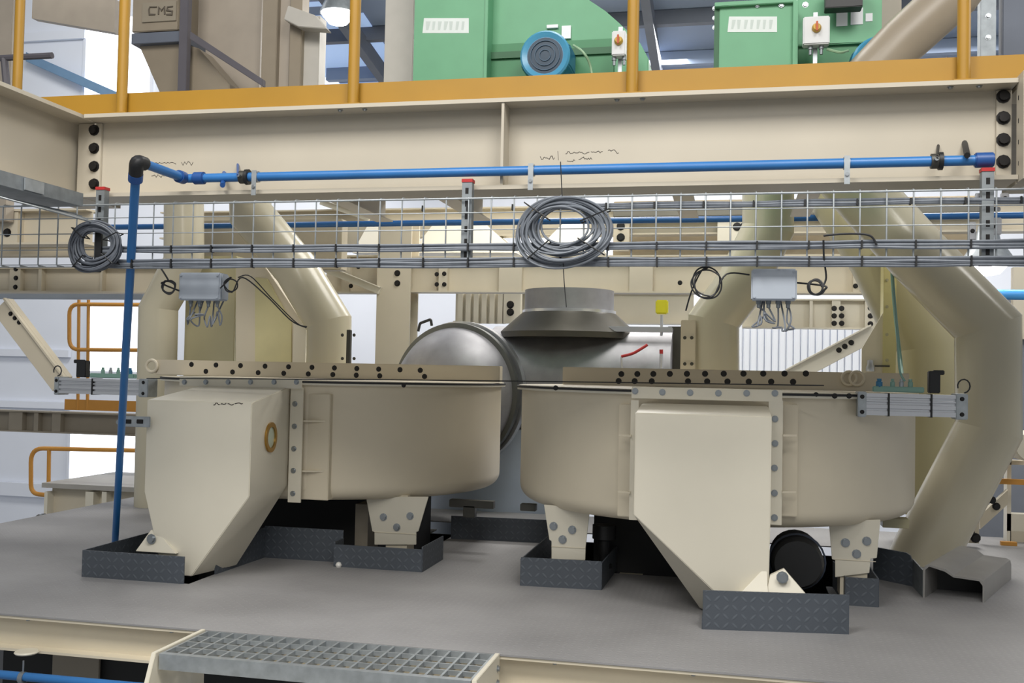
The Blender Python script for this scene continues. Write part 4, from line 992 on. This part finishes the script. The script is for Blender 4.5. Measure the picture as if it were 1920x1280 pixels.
def far_platforms():
    # upper loop railing
    Y = 9.8
    t = thing('loop_railing', 'yellow loop railing in front of the bright window at the left', 'railing', P(190, 768, Y))
    MB().tube(fillet([P(320, 572, Y), P(130, 570, Y), P(130, 655, Y), P(320, 657, Y)], .12, 6), .022, 10).build('rail_loop', yellow_far, t)
    for px in (148, 166): MB().tube([P(px, 560, Y), P(px-2, 768, Y)], .018, 10).build('post', yellow_far, t)
    x0, x1, z0, z1 = RX(122, 750, 262, 770, Y); MB().box(x0, x1, Y-.01, Y, z0, z1).build('toe_board', yellow_far, t)
    Y = 8.9
    t = thing('loop_railing', 'lower yellow loop railing beside the lower window', 'railing', P(90, 915, Y))
    MB().tube(fillet([P(330, 846, Y), P(58, 840, Y), P(58, 925, Y), P(90, 928, Y)], .14, 6), .022, 10).build('rail_loop', yellow_far, t)
    MB().tube([P(92, 842, Y), P(91, 914, Y)], .02, 10).build('post', yellow_far, t)
    Y = 8.7
    t = thing('far_platform', 'cream framed platform edge left of the blue down pipe', 'platform', P(170, 985, Y))
    x0, x1, z0, z1 = RX(78, 911, 330, 920, Y); MB().box(x0, x1, Y, Y+1.2, z0, z1).build('top_plate', mat('platform_top', '#a9a6a0', .5), t)
    x0, x1, z0, z1 = RX(82, 920, 330, 975, Y); MB().box(x0, x1, Y+.12, Y+.14, z0, z1).build('web', cream_bg, t)
    for (a, b, d) in ((157, 172, 980), (188, 197, 962), (80, 86, 965)):
        x0, x1, z0, z1 = RX(a, 922, b, d, Y); MB().box(x0, x1, Y+.02, Y+.12, z0, z1).build('stiffener', cream_hi, t)
    q = P(98, 985, 7.4)
    t = thing('drum_motor', 'dark geared motor on the deck edge at the left', 'motor', P(98, 1000, 7.4))
    MB().lathe([(0, -.16), (.05, -.16), (.09, -.12), (.09, .1), (.07, .14), (0, .15)], q, 20, (1, .2, 0)).build('body', mat('motor_grey', '#4c4a48', .5), t)
    for k in range(4): ring(MB(), q+Vector((-.08+k*.05, -.016+k*.01, 0)), .098, .08, .008, (1, .2, 0)).build('fin', galv_dull, t)
    # right edge: landing with orange rail, cream roller, wall panels
    Y = 8.4
    t = thing('far_landing', 'cream landing frame with an orange rail at the lower right edge', 'platform', P(1900, 1000, Y))
    for (a, b, c_, d, m_) in ((1888, 845, 1896, 1050, cream_hi), (1888, 972, 2300, 1005, cream_hi), (1894, 1005, 2300, 1052, cream_bg), (1890, 870, 2300, 878, cream_bg)):
        x0, x1, z0, z1 = RX(a, b, c_, d, Y); MB().box(x0, x1, Y, Y+.1, z0, z1).build('frame_bar', m_, t)
    x0, x1, z0, z1 = RX(1858, 905, 2300, 915, Y-.1); MB().box(x0, x1, Y-.12, Y-.08, z0, z1).build('rail', yellow_far, t)
    x0, x1, z0, z1 = RX(1876, 1015, 1906, 1022, Y-.2); MB().box(x0, x1, Y-.22, Y-.18, z0, z1).build('rail', yellow_far, t)
    q = P(1926, 836, Y-.3); tag(MB().lathe([(0, -.1), (.1, -.1), (.11, -.08), (.11, .3), (0, .3)], q, 24, (0, 1, 0)).build('white_roller', cream_hi), 'cream round drum end cut by the right edge', 'roller')
    A = [P(1838, 966, 8.2), P(1890, 918, 8.2), P(1890, 945, 8.2), P(1838, 992, 8.2)]
    t = thing('diagonal_brace', 'cream brace with two bolts at the lower right behind the big duct', 'brace', A[3])
    MB().slab(A, (0, .06, 0)).build('bar', cream_bg, t); bolt(t, P(1860, 937, 8.2), .02, '-Y', plate_bolt); bolt(t, P(1868, 949, 8.2), .02, '-Y', plate_bolt)
    x0, x1, z0, z1 = RX(1812, 976, 1836, 1018, 8.0)
    t = tag(MB().box(x0, x1, 8.0, 8.05, z0, z1).build('bolted_plate', cream_bg), 'small cream bolted plate behind the foot of the big duct', 'plate')
    bolt(t, P(1818, 999, 8.0), .025, '-Y', plate_bolt); bolt(t, P(1829, 1008, 8.0), .025, '-Y', plate_bolt)
    x0, x1, z0, z1 = RX(1832, 560, 2700, 1100, 10.5); t = tag(MB().box(x0, x1, 10.5, 10.55, -3, z1).build('grey_cladding', mat('grey_cladding', '#868b96', .6)), 'grey cladding sheet at the right edge behind the big duct', 'panel')
    x0, x1, z0, z1 = RX(1900, 500, 2700, 640, 10.4); tag(MB().box(x0, x1, 10.4, 10.49, z0, z1).build('cream_cladding', cream_bg), 'beige sheet at the right edge above the bright blue pipe', 'panel')
far_platforms()
def reflective_bits():
    # shiny clip plates at the right end of the tray
    rr = random.Random(11)
    for k, (a, b, c_, d) in enumerate(((1828, 362, 1850, 380), (1876, 362, 1892, 382), (1852, 408, 1878, 440), (1816, 416, 1830, 450), (1852, 388, 1876, 396))):
        x0, x1, z0, z1 = RX(a, b, c_, d, YT+.07); 
        t = tag(MB().box(x0, x1, YT+.065, YT+.075, z0, z1).build('clip_plate', alu, bevel=.003), ('shiny clip plate under the red cap at the right end of the tray', 'shiny clip plate at the right end of the tray near the side beam', 'largest shiny clip plate at the right end of the tray', 'narrow upright clip plate left of the shiny ones at the right end', 'flat shiny strip between the clip plates at the right end')[k], 'clip', 'shiny clips at the tray end')
        bolt(t, ((x0+x1)/2, YT+.065, (z0+z1)/2), .006, '-Y', plate_bolt)
reflective_bits()
# ================================================================== machines on the upper floor
def label_plate(t, a, b, c_, d, Y, seed):
    pts = [P(a+3, b, Y), P(c_, b, Y), P(c_, d, Y), P(a, d, Y)]
    l = MB().slab(pts, (0, .002, 0)).build('name_plate', mat('pale_plate', '#d7dedb', .6), t)
    rr = random.Random(seed)
    for k in range(7):
        u = a+6+(c_-a-10)*k/7
        MB().slab([P(u+rr.uniform(0, 3), b+6, Y-.001), P(u+7+rr.uniform(0, 3), b+6, Y-.001), P(u+5, d-6, Y-.001), P(u+1, d-6, Y-.001)], (0, .0012, 0)).build('print', ink_pale, l)
def fans():
    Y = 6.2
    t = thing('green_fan', 'left green fan unit with a blue motor behind the yellow rail', 'fan unit', P(1000, 130, Y))
    x0, x1, z0, z1 = RX(777, -160, 913, 200, Y)
    MB().box(x0, x1, Y, Y+.6, 2.412, z1).build('inlet_box', green, t, bevel=.004)
    MB().box(x1-.008, x1+.012, Y-.02, Y+.6, 2.412, z1).build('flange', green, t, bevel=.002)
    label_plate(t, 792, 34, 879, 62, Y-.0015, 1)
    poly = [(914, 240), (914, -150), (1060, -150), (1090, -10), (1135, 20), (1160, 42), (1200, 80), (1216, 110), (1216, 240)]
    MB().slab([P(x, y, Y+.12) for x, y in poly], (0, .3, 0)).build('casing', green, t, bevel=.006)
    x0, x1, z0, z1 = RX(914, 93, 1150, 101, Y+.1); MB().box(x0, x1, Y+.08, Y+.12, z0-.02, z1-.005).build('ledge', mat('dark_green', '#1f5a35', .5), t)
    x0, x1, z0, z1 = RX(914, 101, 1150, 200, Y+.1); MB().box(x0, x1, Y+.1, Y+.5, 2.412, z0+.42).build('base', mat('base_green', '#3a7d52', .5), t)
    c0 = P(1022, 104, Y-.12)
    def motor(c0, parent, R0):
        oct_ = lambda r, y: [(c0.x+r*math.cos(a), y, c0.z+r*math.sin(a)) for a in [math.pi/8+i*math.pi/4 for i in range(8)]]
        mb = MB().loft([oct_(R0*.93, c0.y), oct_(R0, c0.y+.04), oct_(R0, c0.y+.28)]); m_ = mb.build('motor', blue_mot, parent, bevel=.008)
        MB().lathe([(R0*.68, .0), (R0*.86, -.012), (R0*.93, .0), (R0*.93, .02), (R0*.68, .02)], c0, 32, (0,1,0), close=True).build('cowl_ring', mat('motor_blue_light', '#4b93b6', .3), m_)
        MB().lathe([(0, -.004), (R0*.66, -.002), (R0*.66, .015), (0, .015)], c0, 32, (0,1,0)).build('fan_grille', mat('grille_blue', '#20394d', .5), m_)
        for i in range(3): ring(MB(), (c0.x, c0.y-.006, c0.z), R0*(.22+.17*i), R0*(.19+.17*i), .004, (0,1,0), 28).build('grille_ring', mat('grille_blue2', '#2b4a62', .5), m_)
    motor(c0, t, .168)
    x0, x1, z0, z1 = RX(1053, 48, 1070, 72, Y+.1); MB().box(x0, x1, Y+.1, Y+.118, z0, z1).build('white_tag', white_lab, t)
    x0, x1, z0, z1 = RX(1025, 46, 1046, 52, Y+.1); MB().box(x0, x1, Y+.1, Y+.118, z0, z1).build('white_tag', white_lab, t)
    def switch(px, py, w_, h_, Ys, label, cat='switch'):
        x0, x1, z0, z1 = RX(px-w_/2, py-h_/2, px+w_/2, py+h_/2, Ys)
        s = thing('isolator_switch', label, cat, ((x0+x1)/2, Ys, z0), 'isolator switches on the green fans')
        MB().box(x0, x1, Ys, Ys+.08, z0, z1).build('box', mat('switch_grey', '#cdcfd0', .5), s, bevel=.006)
        cx, cz = (x0+x1)/2, (z0+z1)/2+.01
        MB().lathe([(0, -.03), (.018, -.03), (.026, -.012), (.026, 0), (0, 0)], (cx, Ys, cz), 20, (0,1,0)).build('dial', mat('dial_yellow', '#c9a13a', .5), s)
        MB().box(cx-.006, cx+.006, Ys-.045, Ys-.03, cz-.028, cz+.028).build('knob', orange_knob, s, bevel=.003)
        for k in (-1, 1): MB().lathe([(.014, 0), (.014, -.02), (.009, -.022), (.009, -.05)], (cx+k*.03, Ys+.04, z0), 12).build('cable_gland', galv_dull, s)
        x = cx
        MB().box(cx-.012, cx+.012, Ys+.082, Ys+.10, 2.412, z1+.05).build('bracket', galv, s)
    switch(1160, 80, 26, 46, Y-.2, 'white isolator switch beside the tall yellow post at the left fan')
    cable('motor_cable', [P(1075, 85, Y-.1), P(1095, 100, Y-.15), P(1108, 128, Y-.1), P(1112, 180, Y-.1)], .008, mat('pale_cable', '#8fae8c', .5), 'thin pale motor cable right of the left blue motor')
    # second fan
    Y2 = 6.1
    t = thing('green_fan', 'right green fan unit with white paper tags', 'fan unit', P(1450, 110, Y2))
    x0, x1, z0, z1 = RX(1348, 8, 1488, 200, Y2)
    MB().box(x0, x1, Y2, Y2+.6, 2.412, z1).build('inlet_box', green, t, bevel=.004)
    xa, xb, za, zb = RX(1340, 0, 1492, 8, Y2-.03); MB().box(xa, xb, Y2-.03, Y2+.6, za, zb).build('lid_flange', green, t, bevel=.003)
    for px in (1374, 1420, 1465, 1510): bolt(t, P(px, 9, Y2-.005), .012)
    for py in (16, 34, 52): bolt(t, P(1340, py, Y2+.02), .01)
    MB().box(x0-.03, x0, Y2+.01, Y2+.03, 2.412, z1).build('side_flange', mat('dark_green', '#1f5a35'), t)
    xa, xb, za, zb = RX(1486, 0, 1496, 200, Y2-.04); MB().box(xa, xb, Y2-.04, Y2+.5, 2.412, zb).build('flange', green, t, bevel=.002)
    label_plate(t, 1364, 31, 1457, 60, Y2-.0015, 2)
    xa, xb, za, zb = RX(1496, -100, 1654, 82, Y2+.15); MB().box(xa, xb, Y2+.15, Y2+.5, za, zb).build('casing', green, t, bevel=.005)
    xa, xb, za, zb = RX(1496, 84, 1654, 200, Y2+.18); MB().box(xa, xb, Y2+.18, Y2+.5, 2.412, zb).build('base', mat('base_green', '#3a7d52'), t)
    for (a, b, c_, d) in ((1568, 20, 1589, 49), (1595, 15, 1618, 46), (1623, 25, 1636, 40)):
        xa, xb, za, zb = RX(a, b, c_, d, Y2+.148); MB().box(xa, xb, Y2+.146, Y2+.15, za, zb).build('paper_tag', white_lab, t)
    motor(P(1650, 118, Y2-.02), t, .17)
    xa, xb, za, zb = RX(1548, -40, 1618, 13, Y2-.05); MB().box(xa, xb, Y2-.05, Y2+.05, za, zb).build('damper_box', black, t, bevel=.004)
    switch(1531, 56, 50, 52, Y2-.15, 'white isolator switch with an orange knob on the right fan')
    cable('motor_cable', [P(1550, 92, Y2-.1), P(1575, 98, Y2-.1), P(1590, 95, Y2-.05)], .008, mat('pale_cable', '#8fae8c'), 'short pale cable between the right switch and its motor')
    # grey beige ducts right of the second fan
    Yd = 5.9
    pipe('round_duct', 'beige duct slanting down behind the yellow rail at the upper right', [P(1840, -80, Yd), P(1790, -10, Yd), P(1690, 80, Yd), P(1600, 175, Yd), Vector((P(1600, 175, Yd).x-.03, Yd, 2.412))], .135, mat('grey_beige', '#8d8271', .4))
    xa, xb, za, zb = RX(1652, -100, 1690, 190, 6.6); tag(MB().box(xa, xb, 6.6, 6.75, 2.412, zb).build('steel_post', mat('grey_beige', '#8d8271')), 'beige steel post between the right fan and the slanting duct', 'post')
    xa, xb, za, zb = RX(1838, -100, 1868, 190, 6.6); t = thing('steel_post', 'grey post with clips right of the tall yellow post', 'post', (xa, 6.6, 2.412)); MB().box(xa, xb, 6.6, 6.68, 2.412, zb).build('channel', galv_dull, t, bevel=.004)
    for py in (30, 70): bolt(t, P(1853, py, 6.6), .012)
    xa, xb, za, zb = RX(1880, -100, 2000, 190, 6.6); tag(MB().box(xa, xb, 6.6, 6.7, 2.412, zb).build('dark_cabinet', roof_dk, bevel=.005), 'dark grey cabinet in the upper right corner', 'cabinet')
fans()
def left_hopper():
    Y = 6.4
    gb = mat('grey_beige', '#8d8271')
    t = thing('feed_hopper', 'beige feed hopper on a dark steel frame at the upper left', 'hopper', P(300, 160, Y))
    x0, x1, z0, z1 = RX(250, -120, 336, 58, Y)
    MB().box(x0, x1, Y, Y+.35, z0, z1).build('hopper_box', gb, t, bevel=.005)
    A = [P(252, 66, Y+.02), P(336, 66, Y+.02)]; B = [P(300, 175, Y+.1), P(336, 175, Y+.1)]
    MB().loft([[A[0], A[1], A[1]+Vector((0,.3,0)), A[0]+Vector((0,.3,0))], [B[0], B[1], B[1]+Vector((0,.12,0)), B[0]+Vector((0,.12,0))]]).build('hopper_cone', gb, t, bevel=.004)
    x0, x1, z0, z1 = RX(246, 60, 346, 80, Y-.02); MB().box(x0, x1, Y-.02, Y+.36, z0, z1).build('cross_angle', roof_dk, t, bevel=.003)
    x0, x1, z0, z1 = RX(336, -120, 352, 220, Y-.05); MB().box(x0, x1, Y-.05, Y, 2.412, z1).build('upright', mat('dark_frame', '#57545a', .5), t, bevel=.003)
    # sign with raised letters
    x0, x1, z0, z1 = RX(266, 3, 330, 40, Y-.012); sg = MB().box(x0, x1, Y-.01, Y, z0, z1).build('sign_plate', mat('sign_beige', '#8d8474', .5), t, bevel=.002)
    rr = random.Random(4)
    for k, pts in enumerate((((294, 13), (281, 13), (279, 19), (280, 27), (291, 27)), ((297, 27), (298, 13), (303, 20), (308, 13), (309, 27)), ((324, 12), (314, 13), (313, 19), (323, 21), (322, 27), (312, 27)))):
        MB().tube([P(x, y, Y-.013) for x, y in pts], .006, 5).build('letter_stroke', mat('sign_dark', '#5f574c', .6), sg)
    # slanting channel and hopper leg
    a, b = P(356, 64, Y-.1), P(492, 152, Y-.1); n = Vector((0, 0, .035))
    MB().slab([a-n, b-n, b+n*.4, a+n*.6], (0, .05, 0)).build('slanting_channel', mat('dark_frame', '#57545a'), t, bevel=.003)
    MB().slab([P(354, 85, Y+.05), P(372, 90, Y+.05), P(430, 158, Y+.05), P(430, 190, Y+.05), P(354, 190, Y+.05)], (0, .2, 0)).build('side_hopper', gb, t, bevel=.004)
    x0, x1, z0, z1 = RX(354, -120, 490, 190, Y+.27)
    tag(MB().box(x0, x1, Y+.27, Y+.33, 2.412, z1).build('wide_panel', mat('panel_greige', '#a2988b', .5)), 'wide greige panel right of the feed hopper', 'panel')
    for k, (a, b, Yp, m_, lab) in enumerate(((492, 520, Y+.15, gb, 'beige steel post at the right edge of the wide greige panel'), (520, 545, Y+.2, mat('panel_greige', '#a2988b'), 'pale narrow panel between two beige posts at the upper left'), (544, 566, Y+.15, gb, 'second beige post left of the glowing lamp'), (566, 598, Y+.2, mat('pale_greige', '#b3afa7', .5), 'pale casing with a flap left of the glowing lamp'))):
        x0, x1, z0, z1 = RX(a, -120 if k != 3 else 30, b, 190, Yp)
        tag(MB().box(x0, x1, Yp, Yp+.12, 2.412, z1).build('steel_post' if k in (0, 2) else 'casing_panel', m_, bevel=.004), lab, 'post' if k in (0, 2) else 'panel')
    t = tag(MB().slab([P(540, 10, Y+.05), P(590, 28, Y+.05), P(612, 54, Y+.05), P(560, 50, Y+.05), P(532, 36, Y+.05)], (0, .1, 0)).build('flap', mat('pale_greige', '#b3afa7'), bevel=.004), 'pale angled flap at the top of the casing left of the lamp', 'flap')
    x0, x1, z0, z1 = RX(722, -120, 776, 190, 6.5); tag(MB().box(x0, x1, 6.5, 6.7, 2.412, z1).build('steel_post', mat('pale_greige', '#b3afa7'), bevel=.004), 'wide pale post left of the left green fan', 'post')
    # dark bar and lilac pipe crossing the bright wall at the far left
    tag(MB().tube([P(-60, 112, 6.0), P(98, 104, 6.0)], .022, 8).build('dark_bar', mat('dark_frame', '#57545a')), 'dark horizontal bar behind the leftmost yellow post', 'bar')
    tag(MB().tube([P(8, 110, 6.0), P(14, 175, 6.0)], .025, 8).build('dark_bar', mat('dark_frame', '#57545a')), 'dark upright stub left of the leftmost yellow post', 'bar')
    a, b = P(48, 106, 14.3), P(230, 186, 14.3); n = Vector((0, 0, .075))
    tag(MB().slab([a-n, b-n, b+n, a+n], (0, .08, 0)).build('blue_grey_brace', mat('brace_blue', '#7394b5', .5), bevel=.005), 'blue grey brace slanting across the bright wall at the upper left', 'brace')
    a, b = P(60, 22, 9.5), P(215, 40, 9.5); n = Vector((0, 0, .12))
    tag(MB().slab([a-n*.6, b-n, b+n*2, a+n*2], (0, .1, 0)).build('roof_edge', mat('panel_greige', '#a2988b')), 'greige roof edge in the upper left corner', 'roof edge')
    x0, x1, z0, z1 = RX(-40, -60, 22, 190, 6.8); tag(MB().box(x0, x1, 6.8, 6.9, 2.3, z1).build('steel_post', mat('panel_greige', '#a2988b'), bevel=.005), 'greige post in the top left corner', 'post')
left_hopper()
